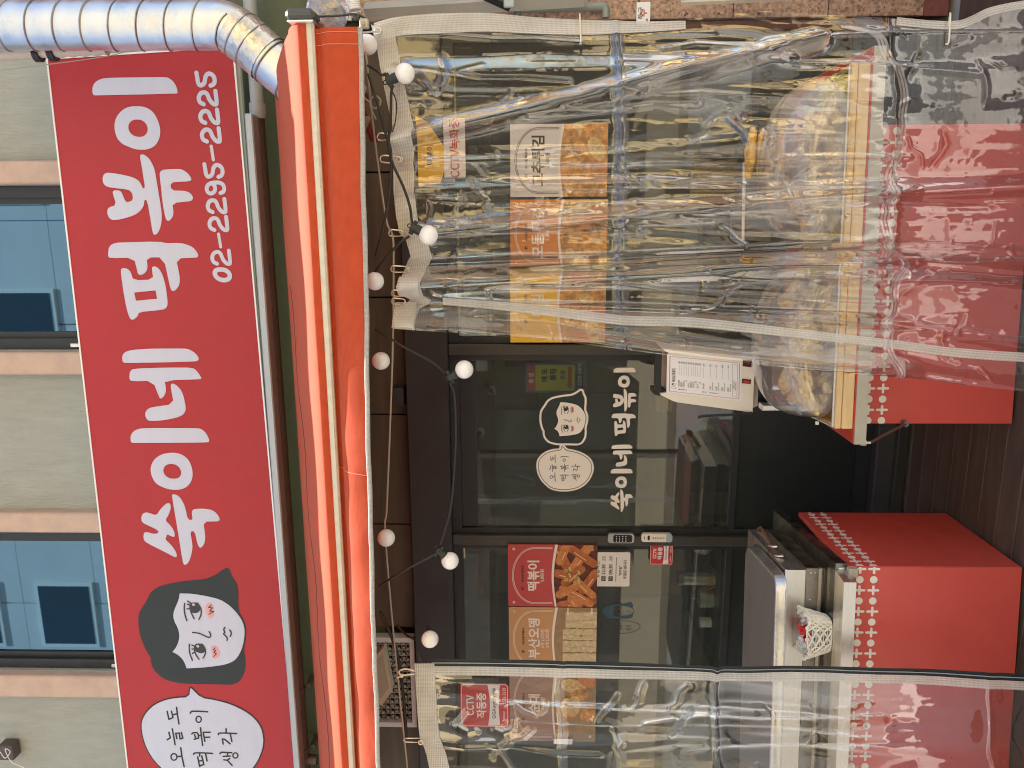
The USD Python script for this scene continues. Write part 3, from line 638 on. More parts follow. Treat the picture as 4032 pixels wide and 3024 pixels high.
for yy in (2710, 2950): 
    xx = PY(1190, yy, -.12)[0]; P_.part('clamp', tube([[xx - .012, -.12, zc], [xx + .012, -.12, zc]], .032, 14), _m['pipe_brown'], smooth=40)
    P_.part('clamp_tab', bevbox(xx - .012, xx + .012, -.10, -.01, zc - .055, zc - .028), _m['pipe_brown'])
xx = PY(1215, 2990, -.12)[0]; P_.part('branch', tube([[xx, -.12, zc], [xx, -.12, zc - .07]], .026, 12), _m['pipe_brown'], smooth=40)

# galvanised spiral duct
D = Thing('spiral_duct', 'shiny galvanised spiral duct bending down beside the red sign', 'duct')
YD = -.55
r_ = .5 * np.linalg.norm(PY(400, 205, YD) - PY(400, 8, YD))
cl = [PY(-260, 100, YD), PY(300, 104, YD), PY(800, 99, YD), PY(885, 103, YD), PY(945, 138, YD), PY(1010, 193, YD), PY(1110, 282, YD), PY(1230, 385, YD - .0), PY(1400, 530, YD)]
path = np.vstack([np.linspace(cl[0], cl[2], 60)[:-1], smooth_path(cl[2:6], 6)[:-1], np.linspace(cl[5], cl[8], 22)])
rad = np.full(len(path), r_) * (1 + .006 * np.sin(np.arange(len(path)) * 1.7))
D.part('tube', tube(path, rad, 40), _m['galv'], smooth=40)
sl = np.concatenate([[0], np.cumsum(np.linalg.norm(np.diff(path, axis=0), axis=1))])
def along(s_): return np.array([np.interp(s_, sl, path[:, k]) for k in range(3)])
pitch = .106; send = np.interp(len(path) - 22, np.arange(len(path)), sl)
hel = []
for s_ in np.arange(.0, send - .12, .004):
    c0 = along(s_); t_ = along(s_ + .003) - along(s_ - .003); t_ /= np.linalg.norm(t_); u_ = np.cross(t_, [0, 1, 0]); u_ /= np.linalg.norm(u_); w_ = np.cross(t_, u_)
    a_ = -2 * np.pi * s_ / pitch + 1.0; hel.append(c0 + (r_ + .0015) * (np.cos(a_) * u_ + np.sin(a_) * w_))
D.part('spiral_seam', tube(hel, .0035, 6), _m['galv_seam'], smooth=40)
def ring(s_, dr=.004, w=.004, nm='ring_seam', mt='galv_seam', tilt=0.0):
    c0 = along(s_); t_ = along(s_ + .01) - along(s_ - .01); t_ /= np.linalg.norm(t_)
    t_ = t_ + tilt * np.array([1, 0, 1]); t_ /= np.linalg.norm(t_); u_ = np.cross(t_, [0, 1, 0]); u_ /= np.linalg.norm(u_); w_ = np.cross(t_, u_)
    c_ = [c0 + (r_ + dr * .5) * (math.cos(q) * u_ + math.sin(q) * w_) for q in np.linspace(0, 2 * np.pi, 41)]
    D.part(nm, tube(c_, w, 6, cap=False), _m[mt], smooth=40)
for s_, ti in ((send - .075, .0), (send - .02, .1), (send + .07, 0), (send + .17, 0), (send + .28, 0), (send + .40, 0)): ring(s_, tilt=ti)
seg = np.array([along(q) for q in np.linspace(send - .11, send + .055, 14)])
tm = tube(seg, r_ + .003 + .0015 * np.sin(np.arange(14) * 2.1), 40, cap=False)
nz_ = meshkit.fbm(tm.vertices * 38, 3); tm.vertices += (nz_[:, None] - .45) * .007 * (tm.vertices - seg[np.argmin(((tm.vertices[:, None] - seg) ** 2).sum(-1), 1)]) / r_
D.part('tape_wrap', tm, M('foil_tape', (.62, .60, .56), .25, .7, var=.2, vs=18, bump=.8, bs=45, bdist=.004), smooth=40)
H = Thing('corrugated_hose', 'beige corrugated hose with black bands hidden behind the duct', 'hose')
hp_ = np.linspace(PY(-200, 222, -.42), PY(420, 190, -.42), 60)
H.part('hose', tube(hp_, .026 + .0025 * np.sin(np.arange(60) * 1.4), 14), M('hose_beige', (.55, .50, .42), .6), smooth=40)
for px_ in (150, 208):
    c0 = PY(px_, 213 - (px_ - 150) * .05, -.42); t_ = (hp_[-1] - hp_[0]); t_ /= np.linalg.norm(t_)
    H.part('band', tube([c0 - t_ * .012, c0 + t_ * .012], .031, 14), _m['plastic_black'], smooth=40)
wr = smooth_path([PY(-60, 285, -.2), PY(180, 255, -.2), PY(400, 225, -.2), PY(560, 190, -.2)], 8)
single('loose_wire', tube(wr, .002, 5), _m['rope_grey'], 'thin loose wire slanting across the top corner of the red sign', 'wire')
# twisted wire at the bottom-left window pilaster
q = PY(20, 2965, -.06); single('wall_bracket', bevbox(q[0] - .04, q[0] + .05, -.07, -.005, q[2] - .05, q[2] + .03), _m['pipe_brown'], 'rusty wall bracket with a knotted wire left of the upper window', 'bracket')
wr = smooth_path([PY(0, 2960, -.1), PY(20, 2985, -.1), PY(40, 2960, -.1), PY(20, 2950, -.1), PY(45, 3000, -.1), PY(95, 3024, -.1), PY(130, 3060, -.1)], 8)
single('knotted_wire', tube(wr, .002, 5), _m['tie_white'], 'pale knotted wire hanging from the bracket at the wall', 'wire')

# ---------------------------------------------------------------- the awning
A = Thing('awning', 'orange red retractable fabric awning with a cream front bar and grey trimmed valance', 'awning', loc=(-.9, -.75, 2.4))
ax0, ax1 = -3.2, .545
yb_, zb0 = -1.35, PY(1227, 217, -1.35)[2]
rbar = .5 * np.linalg.norm(PY(1212, 217, -1.35) - PY(1244, 217, -1.35))
zwall, ywall = 2.945, -.13
def sheet(fn, nu, nv, solid=.0015):
    U_, V_ = np.meshgrid(np.linspace(0, 1, nu), np.linspace(0, 1, nv), indexing='ij')
    P = fn(U_, V_).reshape(-1, 3); idx = np.arange(nu * nv).reshape(nu, nv)
    a_, b_, c_, d_ = idx[:-1, :-1].ravel(), idx[1:, :-1].ravel(), idx[1:, 1:].ravel(), idx[:-1, 1:].ravel()
    return trimesh.Trimesh(P, np.vstack([np.c_[a_, b_, c_], np.c_[a_, c_, d_]]), process=False)
LIP = .93
def slope(u, v):
    x = ax1 - .0 + (ax0 - ax1) * u; s_ = np.clip(v / LIP, 0, 1); d_ = np.clip((v - LIP) / (1 - LIP), 0, 1)
    zl = zb0 + .036; yl = yb_ - .013
    y = ywall + (yl - ywall) * s_; z = zl + (zwall - zl) * (1 - s_) ** .90 - .010 * np.sin(np.pi * s_) * (1 - np.exp(-u * 22))
    z = z + .005 * np.sin(u * 41 + v * 3) * s_ * (1 - s_) * 4 + .004 * (meshkit.fbm(np.stack([x * 3, y * 5, x * 0], -1), 3) - .5)
    y = y + .006 * d_ - .004 * np.sin(np.pi * d_); z = z - .030 * d_ + .006 * np.sin(np.pi * np.clip((s_ - .9) / .1, 0, 1)) * (d_ <= 0)
    return np.stack([x, y, z], -1)
A.part('canopy', sheet(slope, 160, 60), _m['awning_cloth'], smooth=True)
A.part('front_bar', bevbox(ax0, ax1 + .004, yb_ - rbar * 1.0, yb_ + rbar * 1.0, zb0 - rbar * 1.05, zb0 + rbar * 1.05, .006), _m['rail_cream'])
A.part('bar_end_cap', bevbox(ax1 + .005, ax1 + .035, yb_ - .035, yb_ + .04, zb0 - .022, zb0 + .062, .012), _m['cap_grey'])
A.part('bar_end_ring', bevbox(ax1 - .002, ax1 + .006, yb_ - .03, yb_ + .034, zb0 - .018, zb0 + .056, .008), _m['steel'])
zv = lambda u: 2.303 + .028 * u
def valance(u, v):
    x = ax1 - .012 + (ax0 - ax1) * u
    zt = zb0 - rbar * 1.05; zb = PY(1421, 217, -1.35)[2] + (PY(1502, 2980, -1.35)[2] - PY(1421, 217, -1.35)[2]) * np.clip(u, 0, 1) / .67
    zb = np.where(u < .67, zb, PY(1502, 2980, -1.35)[2])
    z = zt + (zb - zt) * v
    fl = .010 + .066 * np.clip((u - .06) / .30, 0, 1) ** 1.1
    bul = fl * np.clip((v - .10) / .90, 0, 1) ** .62 - .010 * np.exp(-((v - .1) / .1) ** 2) + .006 * np.sin(v * np.pi) + 0 * np.sin(np.clip((v - .12) / .88, 0, 1) * np.pi * .62) + .010 * np.exp(-((v - .06) / .06) ** 2) * -1
    y = yb_ - .004 - bul + .007 * np.sin(u * 34 + 1) * v + .004 * np.sin(u * 91) * v + .006 * (meshkit.fbm(np.stack([x * 6, z * 10, x * 0], -1), 3) - .5)
    return np.stack([x, y, z], -1)
A.part('valance', sheet(valance, 260, 30), _m['awning_cloth'], smooth=True)
def tpos(u, v): return valance(u, np.ones_like(u))
us = np.linspace(0, 1, 120); tp = valance(us, np.ones_like(us))
A.part('valance_trim', tube(tp + [0, 0, -.003], .0075, 8), _m['trim_grey'], smooth=40)
for vv in (.0,):
    q = [valance(np.array(.004), np.array(v_)) + [0.002, -.0015, 0] for v_ in np.linspace(.02, .98, 12)]
    q2 = [valance(np.array(.012), np.array(v_)) + [0, -.0015, 0] for v_ in np.linspace(.02, .98, 12)]
    for q_ in (q, q2): A.part('hem_stitch', tube(q_, .0009, 4), M('stitch', (.7, .3, .2), .7))
q = [valance(np.array(.352), np.array(v_)) + [0, -.0012, 0] for v_ in np.linspace(.02, .99, 12)]; A.part('seam_thread', tube(q, .0009, 4), _m['stitch'])
q = [slope(np.array(u_), np.array(v_)) + [0, 0, .001] for u_, v_ in zip(np.linspace(.22, .95, 30), np.linspace(.2, .85, 30))]; A.part('seam_thread', tube(q, .0009, 4), _m['ink_brown'])
# folding arm and fixing at the right end
A.part('arm', tube([[ax1 - .01, yb_ + .02, zb0 - .02], [ax1 - .02, -.75, zb0 + .02], [ax1 - .02, -.1, 2.55]], .018, 8), M('arm_red', (.20, .03, .02), .5), smooth=40)
A.part('arm', tube([[ax1 - .2, -.2, 2.5], [ax1 - .04, -1.2, zb0 - .05]], .02, 8), _m['arm_red'], smooth=40)
q = PY(1430, 92, -1.33); A.part('clamp', bevbox(q[0] - .012, q[0] + .014, -1.33, -1.31, q[2] - .014, q[2] + .012, .003), _m['cream_edge'])
A.part('clamp_screw', tube([q + [0, .018, 0], q + [0, -.004, 0]], .006, 8), _m['steel_dark'])
bg = trimesh.creation.icosphere(4, .055); bg.apply_scale([1.0, .8, 1.25]); bg.vertices *= (1 + .5 * (meshkit.fbm(bg.vertices * 45, 3)[:, None] - .5)); bg.apply_translation(PY(1290, 45, -1.1))
single('plastic_bag', bg, _m['bag_film'], 'crumpled clear plastic bag tied behind the awning bar end', 'bag', smooth=True)
wr = smooth_path([PY(1240, 66, -1.3), PY(1330, 62, -1.3), PY(1395, 55, -1.3), PY(1412, 60, -1.31), PY(1402, 72, -1.31), PY(1392, 58, -1.3), PY(1420, 62, -1.3), PY(1470, 97, -1.27)], 8)
single('tied_wire', tube(wr, .0035, 6), _m['skirt_grey'], 'dark grey wire knotted round the awning corner', 'wire')
# ---------------------------------------------------------------- counters
c5 = lambda x, y: (1344 + x * .60759, 1008 + y * .60759)
c4 = lambda x, y: (1344 + x * .60759, y * .60759)
cc6 = lambda x, y: (1344 + x * .60759, 2016 + y * .60759)
c7 = lambda x, y: (2688 + x * .60759, y * .60759)
c8 = lambda x, y: (2688 + x * .60759, 1008 + y * .60759)
c9 = lambda x, y: (2688 + x * .60759, 2016 + y * .60759)
def unit(a): a = np.asarray(a, float); return a / np.linalg.norm(a)
def pattern(w, ztop, per, x_start, dots_first=True, drop=.0505, sq=1.0):
    gs = []
    n = int((w - x_start) / per) + 1
    for i in range(-1, n + 1):
        for row in (0, 1):
            x, z = x_start + i * per, ztop - row * drop
            if (i % 2 == 0) == dots_first: gs.append(affinity.scale(Point(x, z).buffer(.0138, 10), sq, 1))
            else:
                gs.append(unary_union([LineString([(x - .0146 * sq, z), (x + .0146 * sq, z)]).buffer(.0044), LineString([(x, z - .0176), (x, z + .0176)]).buffer(.0044)]))
    return unary_union(gs).intersection(sbox(.0005, 0, w - .0005, 5))
def obox(F, x0, x1, z0, z1, n0, n1, b=.003):
    """Bevelled box in a frame: along u, along v, along the normal."""
    m = bevbox(x0, x1, z0, z1, n0, n1, b); V = np.array(m.vertices)
    return trimesh.Trimesh(F.o + V[:, :1] * F.u + V[:, 1:2] * F.v + V[:, 2:] * F.n, m.faces, process=False)

# right counter
uR = unit([1.082, .103, 0]); BL = np.array([-.764, -.871, 0.0]); WR = 1.087
FRR = Frame(BL, uR, (0, 0, 1))
R1 = Thing('snack_counter', 'red fronted snack counter with the clear food domes, right of the doorway', 'counter', 'red food counters at the door')
R1.part('front_panel', obox(FRR, 0, WR, .012, .60, -.02, 0, .002), _m['booth_red'])
R1.part('printed_border', FRR.plate(pattern(WR, .546, .0405, .012).intersection(sbox(0, .3, WR, .598)), .0006, z=.0004), _m['print_white'], kind='stuff')
R1.part('side_panel', box(BL[0] + .01, BL[0] + .03, -.845, -.14, .012, .60), _m['booth_red'])
R1.part('side_panel', box(.29, .31, -.74, -.14, .012, .60), _m['booth_red'])
tp = Polygon([(-.80, -1.024), (.558, -.90), (.55, -.13), (-.72, -.13), (-.80, -.62)])
def slab(poly, z0, z1):
    e = trimesh.creation.extrude_polygon(poly, z1 - z0, engine='earcut'); e.apply_translation([0, 0, z0]); return e
R1.part('counter_top', slab(tp, .613, .654), _m['cream_edge'])
R1.part('red_cover', slab(tp.buffer(-.004), .6545, .6585), _m['table_red'])
q0 = PY(*c8(1440, 1085), -.885); q1 = PY(*c8(1195, 1210), -1.0)
R1.part('brace', tube([q0 + [0, -.006, 0], q1 + [-.0, 0, -.012]], .0055, 8), M('brace_rust', (.16, .085, .065), .55, .4), smooth=40)
R1.part('brace_pin', tube([q1 + [0, 0, -.012], q1 + [0, 0, .03]], .005, 8), _m['steel'], smooth=40)
R1.part('brace_nut', tube([q1 + [0, -.001, .006], q1 + [0, -.001, .022]], .012, 6), _m['steel'])
R1.part('brace_nut', tube([q0 + [0, -.012, 0], q0 + [0, .012, 0]], .012, 6), _m['steel_dark'])
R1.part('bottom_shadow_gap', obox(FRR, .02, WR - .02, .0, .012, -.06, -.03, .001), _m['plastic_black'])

# wooden trays and clear domes on it
uT = unit([.558 + .80, -.90 + 1.024, 0]); vT = np.array([-uT[1], uT[0], 0])
T0 = np.array([-.80, -1.024, .659])
TF = Frame(T0, uT, (0, 0, 1))            # normal points to the street
def tray(x0, x1, label):
    t = Thing('wooden_tray', label, 'tray', 'wooden snack trays')
    for z0, z1, ins in ((.0, .039, .0), (.040, .062, .004)):
        t.part('front_board', obox(TF, x0, x1, z0, z1, -.022 - ins, -.006 - ins, .003), _m['tray_wood'])
        t.part('back_board', obox(TF, x0, x1, z0, z1, -.46, -.445, .003), _m['tray_wood'])
        t.part('end_board', obox(TF, x0, x0 + .016, z0, z1, -.445, -.0225 - ins, .003), _m['tray_wood'])
        t.part('end_board', obox(TF, x1 - .016, x1, z0, z1, -.445, -.0225 - ins, .003), _m['tray_wood'])
    t.part('tray_bottom', obox(TF, x0 + .016, x1 - .016, .004, .012, -.445, -.03, .001), _m['tray_wood'])
    # clear film wrapped over the wood's corner
    return t
XA0, XA1, XB0, XB1 = .055, .645, .70, 1.315
tray(XA0, XA1, 'light wooden tray of fritters nearest the white menu machine')
tray(XB0, XB1, 'light wooden tray of flat fritters under the larger clear dome')
def dome(x0, x1, h, label, film='dome_film'):
    """Half barrel of clear film with rounded ends."""
    cx, rx = (x0 + x1) / 2, (x1 - x0) / 2; V = []; nu, nv = 36, 22
    for i in range(nu + 1):
        a_ = math.pi * i / nu
        for j in range(nv + 1):
            b_ = math.pi * j / nv
            X = cx - rx * math.cos(a_) * (abs(math.sin(b_)) ** .25 if j not in (0, nv) else 0.55)
            N_ = -.235 + .21 * math.cos(b_); Zv = .064 + h * (math.sin(a_) ** .62) * (abs(math.sin(b_)) ** .8)
            V.append(TF.p(X, Zv, N_))
    idx = np.arange((nu + 1) * (nv + 1)).reshape(nu + 1, nv + 1)
    a_, b_, c_, d_ = idx[:-1, :-1].ravel(), idx[1:, :-1].ravel(), idx[1:, 1:].ravel(), idx[:-1, 1:].ravel()
    m = trimesh.Trimesh(np.array(V), np.vstack([np.c_[a_, b_, c_], np.c_[a_, c_, d_]]), process=False)
    t = Thing('food_dome', label, 'food cover', 'clear food domes')
    t.part('dome', m, _m[film], smooth=True)
    rim = [TF.p(cx + (rx + .004) * s1, .066, -.235 + .214 * s2) for s1, s2 in ((-1, -1), (1, -1), (1, 1), (-1, 1), (-1, -1))]
    t.part('rim', tube(rim, .0045, 6), M('clear_rim', (.6, .58, .54), .2, coat=.5), smooth=40)
    kb = TF.p(x0 - .004, .085, -.12); t.part('knob', tube([kb, kb + .012 * -uT], .007, 8), _m['trim_white'], smooth=40)
dome(XA0 + .012, XA1 - .01, .235, 'smaller clear dome over golden fritters beside the white menu machine')
dome(XB0 + .01, XB1 - .012, .232, 'larger clear dome over flat fritters at the right end of the counter', 'dome_milky')
rng = np.random.default_rng(3)
def chunk(r, seed, sx=1.5, sy=1.0, sz=.8, k=60, amp=.9):
    s_ = trimesh.creation.icosphere(3, r); n_ = meshkit.fbm(s_.vertices * k + seed * 7.3, 3, seed)
    s_.vertices *= (1 + amp * (n_[:, None] - .5)); s_.apply_scale([sx, sy, sz]); return s_
def heap(x0, x1, n, mats, label, grp, r, zz, sc, nm='fritter'):
    for i in range(n):
        x, d_ = rng.uniform(x0, x1), rng.uniform(-.40, -.06)
        e = 1 - ((x - (x0 + x1) / 2) / ((x1 - x0) / 2 + .06)) ** 2 * .55
        c_ = chunk(r * rng.uniform(.75, 1.25), i + int(x0 * 100), *sc)
        c_.apply_transform(trimesh.transformations.euler_matrix(rng.uniform(-.5, .5), rng.uniform(-.7, .7), rng.uniform(0, 6.28)))
        c_.apply_translation(TF.p(x, .045 + zz * e * rng.uniform(.1, 1), d_)); single(nm, c_, _m[mats[i % len(mats)]], label, 'fritter', grp, smooth=True)
heap(XA0 + .05, XA1 - .05, 62, ['fried_pale', 'fried', 'fried_pale'], 'crusty golden battered fritter heaped under the smaller clear dome', 'fritters under the smaller dome', .030, .115, (1.7, .9, .8))
heap(XB0 + .05, XB1 - .05, 46, ['fried_flat', 'fried_pale', 'fried_green'] if not (M('fried_flat', (.60, .42, .17), .6, var=.4, vs=40, bump=.5, bs=90), M('fried_green', (.46, .42, .10), .6, var=.4, vs=45, bump=.5, bs=90)) is None else [], 'flat pale fritter stacked under the larger clear dome', 'fritters under the larger dome', .038, .085, (1.5, 1.1, .45))
# bundle of yellow fried sticks, grey tray, steel pot and other things at the back of the counter
for i in range(9):
    q = PY(2975 + 14 * (i % 3) + 3, 540 + 16 * (i // 3) * 1.0 + 55 * ((i % 3) == 1) * 0, -.62 + .02 * (i % 2))
    a_ = PY(2965 + 38 * (i % 4), 500 + 6 * i, -.50); b_ = PY(2960 + 38 * (i % 4), 660 + 5 * i, -.50)
    m = tube(np.array([a_ + (b_ - a_) * t for t in np.linspace(0, 1, 9)]), .017 * np.array([.5, .9, 1.05, .95, 1, 1.08, .95, .85, .5]), 10)
    m.vertices += (meshkit.fbm(m.vertices * 60, 3)[:, None] - .5) * .012
    m.apply_translation([0, .024 * (i // 4), 0])
    single('fried_stick', m, _m['fries_yellow'], 'yellow fried stick in the bundle behind the larger clear dome', 'fritter', 'bundle of yellow fried sticks', smooth=True)
E2 = Thing('steel_fryer', 'grey steel fryer box with a cream edge behind the food domes', 'fryer')
f = facade(-.36); h0 = [f.hit(*p) for p in ((2930, 640), (3200, 640), (3200, 960), (2925, 945))]
E2.part('body', f.plate(Polygon(h0), .22, z=-.22), M('fryer_grey', (.20, .185, .175), .45, .3, var=.1, vs=5))
E2.part('edge', tube([f.p(*h0[0], .004), f.p(*h0[3], .004)], .007, 8), _m['machine_cream'], smooth=40)
f2 = [f.hit(*p) for p in ((2700, 640), (2925, 640), (2925, 700), (2700, 735))]
E2.part('basket_screen', f.plate(Polygon([f.hit(*p) for p in ((2735, 640), (2915, 620), (2905, 770), (2725, 790))]), .01, z=-.06), M('mesh_brown', (.14, .10, .05), .5, .5, var=.5, vs=90))
# support stand between counter and fryer
E2.part('stand', box(h0[0][0] - .35, .2, -.56, -.30, .66, .80), _m['plastic_black'])
P2 = Thing('steel_pot', 'shiny steel pot behind the smaller dome', 'pot')
pc = PY(3090, 1480, -.42); zt, zbm = PY(3005, 1480, -.42)[2], .659
pts = np.array([[0, 0], [.135, 0], [.14, .01], [.14, zt - zbm - .008], [.146, zt - zbm], [.138, zt - zbm], [.132, .012], [0, .012]])
rv = trimesh.creation.revolve(pts, sections=40); rv.apply_translation([pc[0], -.40, zbm]); P2.part('body', rv, _m['steel_bright'], smooth=30)
P2.part('base', tube([[pc[0], -.40, zbm - .0], [pc[0], -.40, zbm + .012]], .148, 30), _m['plastic_black'])
# the white machine with the paper menu
MM = Thing('menu_machine', 'cream metal machine with black handle and paper price list taped on it', 'machine')
zmm = zm((2560, 1300)); f = facade(-.5)
def pl(pts): return Polygon([f.hit(*zmm(p)) for p in pts])
body = pl([(165, 265), (1522, 392), (1487, 1195), (395, 1048), (330, 1028), (150, 940), (150, 920), (255, 905), (270, 345), (265, 330)])
MM.part('body', f.plate(body, .17, z=-.17), _m['machine_cream'])
MM.part('base', f.plate(pl([(1523, 396), (1640, 412), (1608, 1140), (1488, 1190)]), .12, z=-.17), M('machine_base', (.52, .47, .38), .45, var=.08, vs=30))
MM.part('handle', f.plate(pl([(80, 290), (170, 280), (160, 895), (62, 890)]).buffer(-.003).buffer(.003), .03, z=-.03), _m['plastic_black'])
MM.part('handle_bracket', f.plate(pl([(60, 885), (165, 885), (260, 905), (150, 975), (58, 945)]), .10, z=-.12), _m['plastic_black'])
MM.part('handle_bracket', f.plate(pl([(80, 255), (165, 265), (270, 325), (268, 345), (170, 290), (75, 290)]), .10, z=-.12), _m['plastic_black'])
for pts, on in (([(1345, 425), (1470, 437), (1465, 535), (1342, 522)], 0), ([(1335, 705), (1462, 718), (1455, 780), (1332, 768)], 1)):
    s_ = MM.part('switch', f.plate(pl(pts), .004, z=.0), _m['plastic_black'])
    MM.part('rocker', f.plate(pl(pts).buffer(-.004), .004, z=.004), M('switch_lit', (.5, .02, .01), .25) if on else _m['switch_red'], parent=s_)
MM.part('plug', f.plate(pl([(1530, 562), (1640, 575), (1630, 680), (1522, 690)]).buffer(-.003).buffer(.003), .045, z=-.04), _m['plastic_black'])
q = [PY(*zmm(p), -.47) for p in ((1625, 640), (1660, 560), (1690, 440), (1720, 415), (1780, 430))]
MM.part('power_cord', tube(smooth_path(q, 8), .005, 8), _m['plastic_black'], smooth=40)
for p in ((1600, 425), (1580, 1060), (1555, 755)):
    c0 = PY(*zmm(p), -.499); MM.part('foot_screw', tube([c0, c0 + [0, -.012, 0]], .007, 8), _m['steel_dark'])
for sx in (0, 1):
    a_ = PY(*zmm(((1610, 1090), (1630, 450))[sx]), -.55); MM.part('leg', bevbox(a_[0] - .012, a_[0] + .012, -.60, -.55, .659, a_[2] + .01, .003), _m['steel'])
a_ = PY(*zmm((1690, 1110)), -.55); MM.part('stand_plate', bevbox(a_[0] - .02, a_[0] + .28, -.62, -.50, .70, .708, .002), _m['steel'])
MM.part('power_cord', tube(smooth_path([PY(*zmm(p), -.52) for p in ((1480, 1200), (1200, 1225), (800, 1245), (690, 1265))], 8), .006, 8), _m['plastic_black'], smooth=40)
# the paper menu: its four corners in the photograph give the sheet, everything on it is laid out in sheet coordinates
pcn = [f.hit(*zmm(p)) for p in ((235, 905), (245, 345), (1325, 450), (1318, 1030))]   # top-left, top-right, bottom-right, bottom-left of the sheet
def quad(u, v): return (1 - u) * (1 - v) * pcn[3] + u * (1 - v) * pcn[2] + (1 - u) * v * pcn[0] + u * v * pcn[1]
from shapely import transform as shp_transform
def onsheet(g_, q=quad): return shp_transform(g_, lambda P: np.array([q(x, y) for x, y in P]))
def sheet_text(s, x0, y, w, h, bold=0):
    g_ = text_poly(s, h, bold); b_ = g_.bounds
    g_ = affinity.scale(g_, min(1.0, w / (b_[2] - b_[0])) , 1, origin=(0, 0)); b_ = g_.bounds
    return put(g_, x0 - b_[0], y)
Pp = Thing('price_list', 'white paper price list with red border on the cream machine', 'menu')
Pp.part('sheet', f.plate(onsheet(sbox(0, 0, 1, 1)), .001, z=.001), _m['paper'])
bd = sbox(.045, .025, .955, .965); bd = bd.difference(bd.buffer(-.008))
Pp.part('red_border', f.plate(onsheet(bd), .0004, z=.0022), _m['paper_line'])
L_ = [sheet_text('쑥이네 떡볶이', .30, .905, .58, .055, 1)]
rowsm = [('쑥이네 떡볶이', '4,000', .835), ('찹쌀 순대', '4,000', .803), ('고추튀김 1개', '2,500', .770), ('3개', '7,000', .738), ('튀김 1개', '1,000', .706), ('모듬튀김 5개', '4,500', .674), ('부산오뎅 1개', '1,000', .642), ('3개', '2,500', .612), ('계란 1개', '1,000', .585), ('2개', '1,500', .555), ('사이다, 콜라', '2,000', .505),
         ('1인세트', '6,000', .415), ('고추세트', '7,000', .335), ('커플세트', '14,000', .255), ('가족세트', '23,000', .175)]
for a1, b1, y1 in rowsm:
    L_.append(sheet_text(a1, .20 if a1 not in ('3개', '2개') else .33, y1, .26, .026)); L_.append(sheet_text(b1, .78, y1, .15, .024))
    L_.append(sbox(.50, y1 - .001, .75, y1 + .001))
for y1 in (.385, .305, .225, .145): L_.append(sheet_text('떡볶이 + 순대 + 튀김 + 음료', .2, y1, .5, .016))
for s1, y1 in (('매', .83), ('번', .80), ('메', .77), ('뉴', .74), ('음', .51), ('료', .48), ('세', .41), ('트', .38), ('메', .35), ('뉴', .32)): L_.append(sheet_text(s1, .115, y1, .06, .026, 1))
bx = sbox(.09, .055, .91, .12); L_.append(bx.difference(bx.buffer(-.003))); L_.append(sheet_text('전화번호 02-2295-2225', .3, .1, .45, .018)); L_.append(sheet_text('예약가능 | 신용카드 가능', .26, .075, .5, .018))
L_.append(Point(.24, .905).buffer(.028).difference(Point(.24, .897).buffer(.018))); 
Pp.part('print', f.plate(onsheet(unary_union(L_)), .0003, z=.0022), _m['ink_line'])
Pp.part('print', f.plate(onsheet(Point(.155, .905).buffer(.03).difference(Point(.155, .905).buffer(.026))), .0003, z=.0022), _m['skirt_grey'])

# left counter
uL = unit([.655, .0715, 0]); PL = np.array([-1.263, -1.041, 0.0])
WL = 1.6; FL_ = Frame(PL - uL * WL, uL, (0, 0, 1))
K = Thing('stew_counter', 'red fronted counter carrying the steel cooker, left of the doorway', 'counter', 'red food counters at the door')
K.part('front_panel', obox(FL_, 0, WL, .012, .645, -.02, 0, .002), _m['booth_red'])
K.part('printed_border', FL_.plate(pattern(WL, .598, .0405, WL - .008 - 38 * .0405, dots_first=False).intersection(sbox(0, .3, WL, .643)), .0006, z=.0004), _m['print_white'], kind='stuff')
SD = Frame(np.array([-1.262, -1.038, 0.0]), np.array([0, 1.0, 0]), (0, 0, 1)); WS = .53
K.part('side_panel', obox(SD, 0, WS, .012, .645, -.02, 0, .002), _m['booth_red'])
K.part('printed_border', SD.plate(pattern(WS, .598, .0356, .005, sq=.86).intersection(sbox(0, .3, WS, .643)), .0006, z=.0004), _m['print_white'], kind='stuff')
nL = FL_.n
def LP(a, d_): return PL - uL * a - nL * d_          # a metres left of the near corner, d_ metres towards the door
def lslab(pts, z0, z1): return slab(Polygon([LP(a, d_)[:2] for a, d_ in pts]).buffer(0), z0, z1)
K.part('counter_top', lslab([(-.012, .0), (-.012, .74), (WL, .74), (WL, .0)], .646, .688), _m['steel_dark'])
K.part('front_flap', lslab([(.028, -.085), (.012, -.002), (WL, -.002), (WL, -.085)], .646, .690), _m['steel'])
q = PY(*c9(1095, 395), -1.06); K.part('hinge', bevbox(q[0] - .012, q[0] + .022, -1.075, -1.05, q[2] - .018, q[2] + .016, .002), _m['cream_edge'])
q = PY(*c9(1048, 365), -1.04); K.part('hinge_bolt', tube([q + [0, 0, -.004], q + [0, 0, .022]], .006, 8), _m['steel_bright'], smooth=40)
CK = Thing('steel_cooker', 'stainless steel cooker cabinet standing on the left red counter', 'cooker')
CK.part('recess', lslab([(.045, .11), (.045, .62), (WL, .62), (WL, .11)], .689, .716), _m['steel_dark'])
CK.part('ledge', lslab([(.042, .098), (.042, .11), (WL, .11), (WL, .098)], .700, .712), _m['steel'])
CK.part('drawer', lslab([(.038, .088), (.038, .60), (WL, .60), (WL, .088)], .717, .762), _m['steel_dark'])
CK.part('body', lslab([(.046, .092), (.046, .62), (WL, .62), (WL, .092)], .763, .836), _m['steel'])
CK.part('top_edge', lslab([(.043, .089), (.043, .099), (WL, .099), (WL, .089)], .8365, .8405), _m['steel_bright'])
